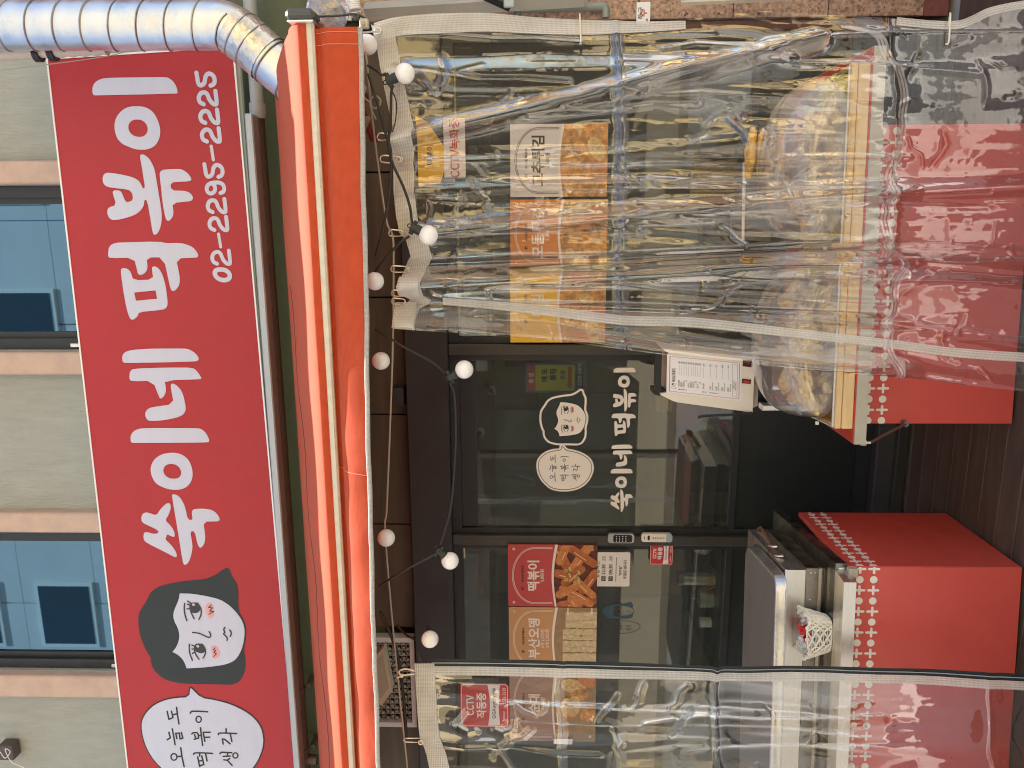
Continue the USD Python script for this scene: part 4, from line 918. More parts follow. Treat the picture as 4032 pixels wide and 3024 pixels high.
for a_, z_ in ((.055, .745), (.055, .73), (.16, .745)):
    c0 = LP(a_, .088); CK.part('rivet', tube([c0 + [0, 0, z_], c0 + nL * .002 + [0, 0, z_]], .0025, 6), _m['steel_bright'])
LD = Thing('tray_lid', 'grey rounded lid pan lying over the steel cooker', 'lid')
def rlid(a0, a1, d0, d1, z, rad):
    g_ = rrect(a0, d0, a1, d1, rad); return np.array([np.append(LP(p[0], p[1])[:2], z) for p in np.array(g_.exterior.coords)[:-1]])
rg = [rlid(.062, WL, .055, .50, .842, .055), rlid(.060, WL, .053, .502, .848, .055), rlid(.066, WL, .059, .496, .851, .055), rlid(.070, WL, .063, .492, .878, .055), rlid(.078, WL, .071, .484, .883, .05), rlid(.20, WL - .1, .2, .4, .8845, .05)]
n_ = len(rg[0]); V = np.vstack(rg + [rg[-1].mean(0)[None]]); Fc = []
for k in range(len(rg) - 1):
    for j in range(n_): a_, b_ = k * n_ + j, k * n_ + (j + 1) % n_; Fc += [[a_, b_, b_ + n_], [a_, b_ + n_, a_ + n_]]
for j in range(n_): Fc.append([(len(rg) - 1) * n_ + j, (len(rg) - 1) * n_ + (j + 1) % n_, len(V) - 1])
lidm = trimesh.Trimesh(V, np.array(Fc), process=False)
fz = lidm.triangles_center[:, 2]
rimf = fz < .882
LD.part('rim', trimesh.Trimesh(lidm.vertices, lidm.faces[rimf]), M('lid_rim', (.62, .64, .66), .3, .85, var=.05, vs=12), smooth=40)
LD.part('top', trimesh.Trimesh(lidm.vertices, lidm.faces[~rimf]), _m['lid_grey'], smooth=40)
TG = Thing('tongs', 'brown handled tongs hooked on the right edge of the steel cooker', 'tongs')
pt = [PY(*c9(*p), -.72) for p in ((492, 112), (520, 140), (560, 200), (610, 265))]
sp = smooth_path(pt, 8); wv = np.linspace(.017, .010, len(sp))
TG.part('handle', tube(sp, wv, 8), M('tong_brown', (.16, .09, .065), .45, .3, var=.2, vs=30), smooth=40)
q = pt[0] + [0, -.018, 0]; TG.part('hanging_hole', tube([q, q + [0, .003, 0]], .007, 10), _m['plastic_black'])
for p, q in (((545, 208), (600, 210)), ((580, 268), (640, 272))):
    a_, b_ = PY(*c9(*p), -.78), PY(*c9(*q), -.80); TG.part('wire_loop', tube(smooth_path([a_, a_ + [0, -.02, .0], b_ + [0, -.02, 0], b_], 6), .004, 6), _m['steel_bright'], smooth=40)
# crocheted-looking plastic basket with sweets
BK = Thing('lattice_basket', 'cream perforated plastic basket with wrapped sweets on the counter flap', 'basket')
bc = np.array([-1.535, -1.035, .691])
NB, NZ = 44, 6
def bpos(i, k):
    a_ = 2 * math.pi * i / NB; t_ = k / NZ
    rx, ry = .064 + .026 * t_, .040 + .022 * t_
    c_, s_ = math.cos(a_), math.sin(a_)
    e = .55; X = rx * math.copysign(abs(c_) ** e, c_); Y = ry * math.copysign(abs(s_) ** e, s_)
    return bc + uL * X - nL * Y + np.array([0, 0, .004 + .092 * t_ + (.006 * math.sin(NB / 4 * a_ * .5) if k >= NZ else 0)])
st_ = []
for k in range(NZ + 1):
    st_.append(tube([bpos(i, k) for i in list(range(NB)) + [0]], ( .0016 if k else .003) if k < NZ else .004, 5, cap=False))
for k in range(NZ):
    for i in range(NB):
        if (i + k) % 2 == 0:
            st_.append(tube([bpos(i, k), bpos(i + 1, k + 1)], .0036, 5)); st_.append(tube([bpos(i + 2, k), bpos(i + 1, k + 1)], .0036, 5))
BK.part('lattice', cat(st_), _m['basket_cream'], smooth=40, kind='stuff')
BK.part('base', slab(Polygon([bpos(i, 0)[:2] for i in range(NB)]).buffer(0), bc[2], bc[2] + .003), _m['basket_cream'])
for i in range(20):
    sp = [tube([bpos(i * NB // 20, NZ) + .006 * np.array([math.cos(q), 0, math.sin(q)]) for q in np.linspace(0, 6.283, 9)], .0024, 5, cap=False)]
    BK.part('scallop', sp[0], _m['basket_cream'], smooth=40)
rng = np.random.default_rng(11)
for i in range(26):
    c_ = chunk(.0145, i, 1.5, .8, .7, 70, .8); c_.apply_transform(trimesh.transformations.euler_matrix(*rng.uniform(-1, 1, 3)))
    q_ = .55 + .45 * i / 26; x_, y_ = rng.uniform(-.062, .062) * q_, rng.uniform(-.036, .036) * q_; c_.apply_translation(bc + uL * x_ - nL * y_ + [0, 0, .018 + .075 * (i / 26) + .02 * (1 - abs(x_) / .07)])
    rd = abs(x_ - .004) < .026 and i > 8
    single('wrapped_sweet', c_, _m['candy_red' if rd else 'candy_white'], ('red wrapped sweet in the middle of the cream basket' if rd else 'white wrapped sweet in the cream basket'), 'sweet', 'red sweets in the basket' if rd else 'white sweets in the basket', smooth=True)

# ---------------------------------------------------------------- posters and small things on the glass
def poster(name, label, corners, head, body, title, sub, art, txt='print_cream', brown='ink_brown', Y=-.04):
    f = facade(Y); q = [f.hit(*c) for c in corners]      # top-left, top-right, bottom-right, bottom-left as read
    x0, x1 = (q[0][0] + q[3][0]) / 2, (q[1][0] + q[2][0]) / 2; z1, z0 = (q[0][1] + q[1][1]) / 2, (q[2][1] + q[3][1]) / 2
    w, h = x1 - x0, z1 - z0; G = Frame((x0, Y, z0), (1, 0, 0), (0, 0, 1))
    t = Thing(name, label, 'poster', 'food posters on the glass front')
    full = sbox(0, 0, w, h)
    t.part('board', G.plate(full, .003, z=-.003), _m[head])
    edge = Polygon([(0, 0)] + [(w * s, h * (.452 + .038 * math.sin(math.pi * s) - .01 * s)) for s in np.linspace(0, 1, 20)] + [(w, 0)])
    band = Polygon([(0, h * .445)] + [(w * s, h * (.472 + .038 * math.sin(math.pi * s))) for s in np.linspace(0, 1, 20)] + [(w, h * .44)])
    t.part('white_band', G.plate(band, .0004, z=.0003), _m[txt])
    pc_ = t.part('food_picture', G.plate(edge, .0004, z=.001), _m[body])
    r_ = w * .455
    arch = unary_union([Point(w / 2, h * .52 + r_).buffer(r_, 24).union(sbox(w / 2 - r_, h * .3, w / 2 + r_, h * .52 + r_))])
    arch = affinity.scale(arch, 1, min(1.0, (h * .955 - h * .3) / (h * .22 + 2 * r_)), origin=(w / 2, h * .3))
    ln = unary_union([arch.difference(arch.buffer(-.0022)), arch.buffer(-.006).difference(arch.buffer(-.0085))]).difference(sbox(-1, -1, 2, h * .50))
    t.part('arch_line', G.plate(ln.intersection(full), .0004, z=.0004), _m[txt if head != 'poster_white' else 'ink_brown'])
    tc = txt if head != 'poster_white' else 'ink_brown'
    t.part('title', G.plate(put(text_poly(title, h * .125, 2), w / 2, h * .715), .0005, z=.0004), _m[tc])
    for k, s in enumerate(sub): t.part('price', G.plate(put(text_poly(s, h * .042, 1), w / 2, h * (.615 - .055 * k)), .0005, z=.0004), _m[tc])
    lg = unary_union([put(text_poly('쑥이네 떡볶이', h * .032, 1), w * .53, h * .835), Point(w * .29, h * .835).buffer(h * .018).difference(Point(w * .295, h * .83).buffer(h * .010))])
    t.part('small_logo', G.plate(lg, .0005, z=.0004), _m[brown])
    for gx_, gz_ in ((.07, .935), (.93, .935), (.07, .06), (.93, .06)):
        rv_ = trimesh.creation.torus(.0055, .0022, major_sections=16, minor_sections=6); rv_.apply_transform(trimesh.transformations.rotation_matrix(math.pi / 2, [1, 0, 0])); rv_.apply_translation([x0 + w * gx_, Y - .001, z0 + h * gz_])
        t.part('eyelet', rv_, _m['steel'], smooth=True)
    art(t, G, w, h, edge, pc_)
    return t
def cap(x0, y0, x1, y1, r): return LineString([(x0, y0), (x1, y1)]).buffer(r, 8)
def art_rice(t, G, w, h, edge, pc_):
    S_ = [(.02, .40, .12, .02, .05, 0), (.2, .42, .32, .25, .045, 1), (.98, .46, .62, .33, .05, 0), (.62, .27, .98, .10, .05, 1), (.95, .30, .70, .04, .045, 0), (.28, .16, .55, .02, .05, 0), (.06, .08, .3, .38, .045, 1), (.55, .44, .50, .30, .05, 0), (.74, .42, .95, .36, .045, 1), (.42, .22, .20, .05, .04, 1), (.40, .36, .62, .18, .045, 0), (.14, .28, .02, .22, .05, 1)]
    for i, (a_, b_, c_, d_, r_, k) in enumerate(S_):
        g_ = cap(a_ * w, b_ * h, c_ * w, d_ * h, r_ * w * 1.4).intersection(edge.buffer(-.001)); pl_ = G.plate(g_, .0004, z=.0018 + .00045 * i)
        if pl_ is not None: t.part('rice_cake', pl_, _m['ricecake_pale' if k else 'ricecake'], parent=pc_)
        nx_, ny_ = (d_ - b_) * h, -(c_ - a_) * w; nl = math.hypot(nx_, ny_) / (r_ * w * .5) + 1e-9
        gl_ = cap(a_ * w + (c_ - a_) * w * .2 + nx_ / nl, b_ * h + (d_ - b_) * h * .2 + ny_ / nl, a_ * w + (c_ - a_) * w * .7 + nx_ / nl, b_ * h + (d_ - b_) * h * .7 + ny_ / nl, r_ * w * .16).intersection(g_); pl2 = G.plate(gl_, .0002, z=.00225 + .00045 * i)
        if pl2 is not None: t.part('gloss_mark', pl2, M('print_gloss', (.72, .42, .26), .5), parent=pc_)
    for i in range(9):
        x, y = w * (.40 + .05 * ((i * 7) % 5)), h * (.20 + .05 * (i % 4)); g_ = Point(x, y).buffer(.009).difference(Point(x, y).buffer(.0045)) if i % 2 else cap(x, y, x + .014, y + .006, .005)
        t.part('spring_onion', G.plate(g_, .0004, z=.008), _m['onion_green'], parent=pc_)
def art_fish(t, G, w, h, edge, pc_):
    r3 = np.random.default_rng(5)
    for i, (x0, x1) in enumerate(((.05, .27), (.29, .47), (.485, .66), (.68, .93))):
        for j, (y0, y1) in enumerate(((.0, .19), (.18, .385 - .03 * (i == 3)))):
            L_ = [(x0 + .012 * r3.normal() * .5, y0 + (y1 - y0) * s) for s in np.linspace(0, 1, 7)]; Rr = [(x1 + .012 * r3.normal() * .5, y0 + (y1 - y0) * s) for s in np.linspace(1, 0, 7)]
            g_ = Polygon([(x * w, y * h) for x, y in L_ + Rr]).buffer(-.002).buffer(.002).intersection(edge.buffer(-.001)); pl_ = G.plate(g_, .0004, z=.0018 + .0005 * j)
            if pl_ is not None: t.part('fish_cake', pl_, _m[('fishcake', 'fishcake_b')[(i + j) % 2] if 'fishcake_b' in _m else 'fishcake'], parent=pc_)
            fl_ = LineString([(x * w, y * h) for x, y in [(x0 + (x1 - x0) * (.45 + .06 * r3.normal()), y0 + (y1 - y0) * s) for s in np.linspace(.08, .95, 6)]]).buffer(.0016).intersection(edge.buffer(-.001)); pl_ = G.plate(fl_, .0002, z=.003)
            if pl_ is not None: t.part('fold_mark', pl_, M('fishcake_fold', (.44, .33, .19), .6), parent=pc_)
    for i in range(2): t.part('skewer', G.plate(cap(.9 * w, h * (.33 - .27 * i), .99 * w, h * (.33 - .27 * i), .0035), .0004, z=.003), _m['print_cream'], parent=pc_)
    for i in range(11):
        x, y = w * (.30 + .045 * ((i * 5) % 9)), h * (.16 + .035 * (i % 5)); t.part('spring_onion', G.plate(cap(x, y, x + .012, y + .008 * (-1) ** i, .004), .0004, z=.004), _m['onion_green'], parent=pc_)
def art_fried(t, G, w, h, edge, pc_):
    r2 = np.random.default_rng(int(w * 1e5) % 997)
    for i in range(9):
        g_ = Polygon([(w * (r2.uniform(.1, .9)), h * r2.uniform(.03, .40))] * 3) if 0 else Point(w * r2.uniform(.08, .92), h * r2.uniform(.03, .40)).buffer(w * r2.uniform(.07, .13), 3)
        g_ = affinity.rotate(affinity.scale(g_, 1.5, .9), r2.uniform(0, 180)).intersection(edge.buffer(-.001)); pl_ = G.plate(g_, .0004, z=.0018 + .0005 * i)
        if pl_ is not None: t.part('fried_piece', pl_, _m[('fried_print', 'ricecake_pale', 'fried')[i % 3]], parent=pc_)
zq = lambda x, y: (1950 + x * 800 / 2212, 2080 + y * 800 / 2212)
poster('food_poster', 'red poster of saucy rice cakes on the glass left of the door', [zq(145, 848), zq(135, 168), zq(1110, 188), zq(1108, 857)], 'poster_red', 'sauce', '떡볶이', ['4,000원'], art_rice)
poster('food_poster', 'tan poster of rolled fish cake skewers next to the red one', [zq(152, 1530), zq(148, 855), zq(1106, 868), zq(1100, 1540)], 'poster_tan', 'fishcake_dark', '부산오뎅', ['1개 1,000원', '3개 2,500원'], art_fish)
poster('food_poster', 'brown poster seen through the left clear curtain', [cc6(1092, 1480), cc6(1088, 985), cc6(1650, 1000), cc6(1648, 1490)], 'poster_brown', 'fishcake_dark', '순대', ['4,000원'], art_fried)
poster('food_poster', 'white poster with fried food behind the right clear curtain', [(2010, 774), (2008, 485), (2392, 490), (2392, 776)], 'poster_white', 'fried_print', '고추튀김', ['2,500원'], art_fried)
poster('food_poster', 'orange poster of golden fries behind the right clear curtain', [(2010, 1052), (2008, 786), (2392, 784), (2390, 1050)], 'poster_orange', 'fried_print', '모듬튀김', ['4,500원'], art_fried)
poster('food_poster', 'bright yellow poster nearest the door, its edge outside the curtain', [(2008, 1348), (2010, 1058), (2388, 1058), (2382, 1348)], 'poster_yellow', 'fried_print', '튀김', ['1,000원'], art_fried)
f = facade(-.04)
def fpoly(pts, fn): return Polygon([f.hit(*fn(*p)) for p in pts]).buffer(0)
T = Thing('hours_board', 'white opening hours board tucked under the red poster', 'notice')
def rects(pts, fn, r=0):
    g_ = fpoly(pts, fn); b_ = g_.bounds; return rrect(b_[0], b_[1], b_[2], b_[3], r), b_
g_, b_ = rects([(1060, 636), (1060, 265), (1465, 268), (1462, 634)], zq, .008)
T.part('board', f.plate(g_, .003, z=-.008), M('board_cream', (.72, .68, .62), .5))
w, h = b_[2] - b_[0], b_[3] - b_[1]; G = Frame((b_[0], -.04 + .005 - .01, b_[1]), (1, 0, 0), (0, 0, 1)); Y0 = -.04 + .008 - .003
G = Frame((b_[0], -.035, b_[1]), (1, 0, 0), (0, 0, 1))
tx = [put(text_poly('영 업 시 간', h * .10, 1), w * .5, h * .86), put(text_poly('11:30', h * .105, 2), w * .50, h * .70), put(text_poly('09:30', h * .105, 2), w * .50, h * .51), put(text_poly('오전', h * .065, 1), w * .82, h * .71), put(text_poly('오후', h * .065, 1), w * .82, h * .52),
      sbox(w * .74, h * .645, w * .9, h * .652), sbox(w * .74, h * .455, w * .9, h * .462), sbox(w * .14, h * .36, w * .86, h * .375), put(text_poly('*휴무일*', h * .075, 1), w * .46, h * .25), put(text_poly('주일은 쉽니다', h * .085, 1), w * .5, h * .13)]
for y_, s_ in ((.70, '열림'), (.51, '닫힘')):
    bq = sbox(w * .16, h * (y_ - .06), w * .30, h * (y_ + .055)); tx.append(bq.difference(put(text_poly(s_, h * .055, 1), w * .23, h * y_)))
T.part('print', G.plate(unary_union(tx), .0004, z=.0006), _m['ink_line'])
def cctv(label, pts, fn, Y, blur=False):
    f = facade(Y); q = [f.hit(*fn(*p)) for p in pts]; x0, x1 = min(p[0] for p in q), max(p[0] for p in q); z0, z1 = min(p[1] for p in q), max(p[1] for p in q); w, h = x1 - x0, z1 - z0
    G = Frame((x0, Y, z0), (1, 0, 0), (0, 0, 1)); t = Thing('camera_notice', label, 'sticker', 'camera surveillance notices')
    t.part('plate', G.plate(rrect(0, 0, w, h, w * .08), .0015, z=-.0015), M('notice_sign_red', (.56, .03, .035), .4))
    wl = rrect(.02 * w, .02 * h, .98 * w, .98 * h, w * .07); t.part('white_line', G.plate(wl.difference(wl.buffer(-w * .012)), .0003, z=.0003), _m['paper'])
    bnd = Polygon([(w * .03, h * .44)] + [(w * s, h * (.44 - .05 * math.sin(math.pi * s))) for s in np.linspace(.05, .95, 12)] + [(w * .97, h * .44), (w * .97, h * .18)] + [(w * s, h * (.18 + .03 * math.sin(math.pi * s))) for s in np.linspace(.95, .05, 12)])
    t.part('white_band', G.plate(bnd, .0003, z=.0003), _m['paper'])
    t.part('lettering', G.plate(unary_union([put(text_poly('CCTV', h * .17, 2), w * .5, h * .80), put(text_poly('작동중', h * .19, 2), w * .5, h * .57), put(text_poly('1522-3119', h * .07, 1), w * .72, h * .10), put(text_poly('telecop', h * .06, 1), w * .26, h * .10)]), .0003, z=.0003), _m['paper'])
    t.part('small_print', G.plate(put(text_poly('GiGA eyes view', h * .09, 1), w * .55, h * .30), .0003, z=.0008), _m['ink_line'])
cctv('small red camera sticker below the two door handles', [(1688, 395), (1690, 152), (1938, 155), (1930, 392)], zq, -.012)
cctv('large red camera sign seen through the left clear curtain', [(775, 1392), (770, 1110), (1085, 1112), (1085, 1390)], cc6, -.04)
# keypad lock and push plate on the door post
T = Thing('keypad_lock', 'silver digital keypad lock on the door post', 'lock'); YK = -.045
f = facade(YK); g_, b_ = rects([(1230, 155), (1228, 60), (1515, 62), (1510, 163)], zq)
g_ = rrect(b_[0], b_[1], b_[2], b_[3], .014)
T.part('body', f.plate(g_, .02, z=-.02), M('lock_silver', (.5, .49, .47), .3, .7, var=.05))
w, h = b_[2] - b_[0], b_[3] - b_[1]; k_ = rrect(b_[0] + w * .1, b_[1] + h * .08, b_[2] - w * .12, b_[3] - h * .2, .01); T.part('keypad', f.plate(k_, .002, z=.0005), M('keypad_black', (.01, .012, .018), .15, coat=.5))
ks = unary_union([Point(b_[0] + w * (.25 + .24 * i), b_[1] + h * (.32 + .12 * j)).buffer(.0022) for i in range(3) for j in range(4)]); T.part('key_marks', f.plate(ks, .0004, z=.003), _m['paper'])
hb = None
g_, b_ = rects([(1595, 150), (1593, 62), (1928, 65), (1925, 150)], zq); w, h = b_[2] - b_[0], b_[3] - b_[1]
hb = B.part('door_handle', f.plate(rrect(*b_, .015), .02, z=-.02), _m['machine_cream'], label='cream push bar with printed letters'); B.part('lower_cap', f.plate(rrect(b_[0], b_[1], b_[2], b_[1] + h * .2, .012), .003, z=.0005), _m['alu'], parent=hb)
B.part('button', f.plate(rrect(b_[0] + w * .25, b_[3] - h * .27, b_[2] - w * .2, b_[3] - h * .2, .004), .002, z=.0005), _m['plastic_black'], parent=hb)
B.part('letters', f.plate(unary_union([put(text_poly(s_, h * .055, 1), b_[0] + w * .5, b_[3] - h * (.38 + .085 * i)) for i, s_ in enumerate('불편한점은')] + [put(text_poly('PUSH', h * .04, 1), b_[0] + w * .5, b_[3] - h * .1)]), .0006, z=.0008), _m['ink_line'], parent=hb)

# vinyl lettering and the drawn girl on the door glass
def fit(src, dst):
    sb = unary_union(src).bounds; sx, sy = (dst[2] - dst[0]) / (sb[2] - sb[0]), (dst[3] - dst[1]) / (sb[3] - sb[1])
    return lambda g_: affinity.translate(affinity.scale(affinity.translate(g_, -sb[0], -sb[1]), sx, sy, origin=(0, 0)), dst[0], dst[1])
YG = .0155; f = facade(YG)
def bb(p, q): a_, b_ = f.hit(*p), f.hit(*q); return (min(a_[0], b_[0]), min(a_[1], b_[1]), max(a_[0], b_[0]), max(a_[1], b_[1]))
T = Thing('door_lettering', 'cream hangul vinyl lettering across the door glass', 'lettering')
tf = fit(GLYPHS, bb((2400, 2016), (2509, 1448)))
for g_ in GLYPHS: T.part('letter', f.plate(tf(g_), .0005, z=.0), _m['decal_cream'])
T = Thing('door_drawing', 'vinyl drawing of a girl with a speech bubble on the door glass', 'decal')
zh = lambda x, y: (2050 + x * Z3, 1380 + y * Z3)
tf = fit([HAIR], bb(zh(300, 1350), zh(960, 585))); hair2 = tf(HAIR)
tb = fit([BUB], bb(c5(1275, 1515), c5(1627, 1232))); bub2 = tb(BUB)
T.part('backing', f.plate(unary_union([hair2.buffer(.010), bub2.buffer(.009)]), .0004, z=0), _m['decal_cream'])
T.part('hair', f.plate(hair2.difference(tf(FACE)), .0004, z=.0006), _m['ink_dark'])
fc_ = T.part('face', f.plate(tf(FACE), .0004, z=.0006), _m['decal_cream'])
for n_, g_ in FEATS: T.part(n_, f.plate(tf(g_), .0004, z=.0020), _m['ink_line'], parent=fc_)
for c_ in CHEEK: T.part('cheek', f.plate(tf(c_), .0004, z=.0013), _m['blush'], parent=fc_)
T.part('cheek_lines', f.plate(tf(ZIG), .0004, z=.0020), _m['ink_brown'], parent=fc_)
T.part('bubble_outline', f.plate(bub2.difference(bub2.buffer(-.003)), .0004, z=.0006), _m['ink_brown'])
T.part('bubble_text', f.plate(tb(BTXT), .0004, z=.0006), _m['ink_brown'])
# faint one on the left window
T = Thing('window_drawing', 'small blue drawing of a girl with a clear bubble on the left window', 'decal')
tf = fit([HAIR], bb(zq(1165, 982), zq(1515, 805))); h2 = tf(HAIR); T.part('hair', f.plate(h2.difference(tf(FACE)), .0004), _m['plant_ghost']); 
for n_, g_ in FEATS: T.part(n_, f.plate(tf(g_), .0004), _m['skirt_grey'])

tb = fit([BUB], bb(zq(1150, 1145), zq(1582, 990))); b2 = tb(BUB); T.part('bubble_outline', f.plate(b2.difference(b2.buffer(-.0025)), .0004), _m['skirt_grey']); T.part('bubble_text', f.plate(tb(BTXT), .0004), _m['skirt_grey'])
# yellow notice hanging inside the door
f = facade(.16); T = Thing('yellow_notice', 'blue edged yellow notice behind the door glass', 'notice')
zi = lambda p: zh(*p)
a_, b_ = f.hit(*zh(75, 610)), f.hit(*zh(955, 190)); x0, z0, x1, z1 = a_[0], b_[1], b_[0], a_[1]; w, h = x1 - x0, z1 - z0; G = Frame((x0, .16, z0), (1, 0, 0), (0, 0, 1))
T.part('sheet', G.plate(sbox(0, 0, w, h), .002, z=-.002), _m['notice_blue'])
T.part('yellow_field', G.plate(sbox(w * .07, h * .19, w * .95, h * .84), .0004, z=.0004), _m['notice_yellow'])
T.part('red_field', G.plate(rrect(w * .07, h * .85, w * .95, h * .97, .01), .0004, z=.0004), _m['notice_red'])
T.part('navy_field', G.plate(sbox(w * .07, h * .05, w * .95, h * .18), .0004, z=.0004), _m['notice_navy'])
T.part('lettering', G.plate(unary_union([put(text_poly('예 또', h * .10, 3), w * .6, h * .69), put(text_poly('틀림', h * .10, 3), w * .62, h * .55), put(text_poly('음용', h * .08, 2), w * .62, h * .39)]), .0004, z=.001), _m['notice_navy'])
T.part('lettering', G.plate(unary_union([put(text_poly('통 영', h * .08, 2), w * .5, h * .91), put(text_poly('02-2295-2400', h * .07, 1), w * .5, h * .11)]), .0004, z=.001), _m['paper'])
ar = Polygon([(w * .1, h * .27), (w * .3, h * .33), (w * .3, h * .30), (w * .9, h * .30), (w * .9, h * .24), (w * .3, h * .24), (w * .3, h * .21)]); T.part('red_arrow', G.plate(ar, .0004, z=.001), _m['notice_red'])
# yellow banner and red-lettered board high up behind the right curtain
f = facade(-.056); T = Thing('yellow_banner', 'yellow banner high on the wall behind the right curtain', 'banner'); g_ = fpoly([(495, 960), (480, 750), (560, 790), (705, 1010), (640, 1190), (500, 1200)], c4)
T.part('sheet', f.plate(g_, .002), _m['poster_yellow']); c_ = g_.centroid; T.part('print', f.plate(put(text_poly('떡볶이', .03, 1), c_.x, c_.y), .0005, z=.0025), _m['ink_brown'])
T = Thing('lettered_board', 'white board with red CCTV letters behind the right curtain', 'notice'); g_ = fpoly([(668, 1130), (665, 770), (800, 765), (800, 1150)], c4); b_ = g_.bounds
T.part('board', f.plate(sbox(*b_), .002, z=.003), _m['print_cream']); T.part('letters', f.plate(put(text_poly('CCTV녹화중', .045, 2), (b_[0] + b_[2]) / 2, (b_[1] + b_[3]) / 2), .0005, z=.0055), _m['notice_red'])
# beige flood lamp under the awning, at the left
q = [PY(*cc6(*p), -.62) for p in ((247, 905), (275, 875), (330, 1160), (260, 1260), (245, 1240))]
T = Thing('flood_lamp', 'beige square flood lamp hanging under the left part of the awning', 'lamp')
f = facade(-.62); g_ = Polygon([f.hit(*cc6(*p)) for p in ((200, 960), (275, 875), (330, 1160), (260, 1260), (190, 1200))])
T.part('housing', f.plate(g_, .05, z=-.05), _m['lamp_beige']); T.part('glass', f.plate(affinity.scale(g_, .72, .72), .003, z=.0005), M('lamp_glass', (.36, .35, .27), .2)); c_ = g_.centroid
T.part('yoke', tube([[c_.x, -.60, c_.y], [c_.x, -.5, c_.y + .22]], .012, 8), _m['plastic_black'])
# ---------------------------------------------------------------- things seen inside through the glass
T = Thing('dining_table', 'dark red dining table inside behind the door glass', 'table', 'tables inside'); 
for nm, bx in (('tabletop', box(-1.9, -1.2, .9, 1.5, .82, .86)),): T.part(nm, bx, _m['shop_red'])
for x_, y_ in ((-1.87, .93), (-1.23, .93), (-1.87, 1.47), (-1.23, 1.47)): T.part('leg', box(x_ - .02, x_ + .02, y_ - .02, y_ + .02, .12, .819), _m['frame_dark'])
T = Thing('dining_table', 'dark red side table inside, nearer the machine', 'table', 'tables inside'); T.part('tabletop', box(-1.15, -.75, .55, 1.2, .96, 1.0), _m['shop_red'])
T.part('front_board', box(-1.15, -.75, .52, .548, .86, .998), _m['shop_red'])
for x_, y_ in ((-1.12, .58), (-.78, .58), (-1.12, 1.17), (-.78, 1.17)): T.part('leg', box(x_ - .02, x_ + .02, y_ - .02, y_ + .02, .12, .959), _m['frame_dark'])
T = Thing('napkin_box', 'cream open paper box on the side table inside', 'box'); T.part('box', bevbox(-1.1, -.86, .62, .8, 1.001, 1.10, .004), M('box_tan', (.45, .30, .18), .7)); T.part('flap', box(-1.1, -.86, .58, .615, 1.06, 1.066), _m['box_tan'])
T = Thing('steel_canister', 'steel canister of chopsticks on the ledge in the left window', 'canister')
led = box(-2.35, -1.70, .10, .42, zb - .05, zb - .002)
single('window_ledge', led, _m['frame_dark'], 'dark ledge inside the left window carrying utensils', 'ledge')
def cyl(x, y, z0, z1, r, n=24): return tube([[x, y, z0], [x, y, z1]], r, n)
cx_ = PY(2600, 2285, .2)[0]
T.part('body', cyl(cx_, .22, zb, zb + .17, .034), _m['steel'], smooth=40); T.part('lid', cyl(cx_, .22, zb + .17, zb + .20, .038), _m['steel_dark'], smooth=40)
T = Thing('chopstick_bundle', 'loose bundle of wooden chopsticks lying by the canister', 'chopsticks')
for k in range(9):
    a_ = np.array([cx_ - .02 + .012 * k, .17, zb + .004 + .004 * (k % 3)]); T.part('chopstick', tube([a_, a_ + [.02 * (k - 4) * .3, -.01, .075 - .006 * k]], .0025, 5), _m['tray_wood'])
T = Thing('steel_tub', 'low steel tub with ladles in the left window', 'tub'); cx2 = PY(2840, 2370, .2)[0]
T.part('body', cyl(cx2, .24, zb, zb + .075, .05), _m['steel'], smooth=40); T.part('ladle', tube(smooth_path([[cx2, .22, zb + .07], [cx2 + .02, .2, zb + .12], [cx2 + .05, .19, zb + .13]], 6), .004, 6), _m['steel_bright'])
for k, (px_, py_) in enumerate(((2790, 2370), (2850, 2540))):
    q = PY(px_, py_, .3); T = Thing('red_scoop', ('red handled scoop standing in the steel tub inside the window', 'red handled scoop lying at the left end of the window ledge')[k], 'scoop', 'red scoops in the window')
    bd = trimesh.creation.icosphere(3, .05); bd.apply_scale([.75, .5, 1.1]); bd.apply_translation([q[0], .3, q[2]]); T.part('scoop', bd, _m['notice_sign_red'], smooth=True)
    T.part('grip', tube([[q[0] + .01, .3, q[2] + .04], [q[0] + .035, .3, q[2] + .09]], .012, 8), _m['plastic_black'], smooth=40)
q = PY(2850, 2145, .3); bg = trimesh.creation.icosphere(3, .055); bg.vertices *= (1 + .6 * (meshkit.fbm(bg.vertices * 30, 3)[:, None] - .5)); bg.apply_translation([q[0], .3, zb + .05]); single('paper_bag', bg, _m['candy_white'], 'crumpled white paper bag in the left window beside the door post', 'bag', smooth=True)
q = PY(2810, 2450, .25); single('paper_cup', cyl(q[0], .25, zb, zb + .06, .028), _m['paper'], 'white paper cup beside the steel tub in the window', 'cup', smooth=40)
T = Thing('wall_shelf', 'wood cabinet strip along the top of the glass inside', 'cabinet'); T.part('panel', box(-4.1, .9, .5, .55, 2.02, 2.5), _m['cabinet_wood'])
single('paper_sheet', box(-2.45, -2.0, 1.6, 1.61, 1.1, 1.75), M('sheet_grey', (.5, .52, .5), .7), 'pale sheet board on the wall seen through the left window', 'board')
for k, (x_, z_) in enumerate(((-1.55, 1.55), (-1.05, 1.3), (-.3, 1.5))):
    single('menu_board', box(x_, x_ + .4, 4.36, 4.39, z_, z_ + .55), M('board_pale', (.5, .49, .44), .7) if k else _m['notice_red'], ('red framed picture on the back wall inside', 'pale menu board on the back wall behind the door', 'pale menu board on the back wall behind the right curtain')[k], 'board')
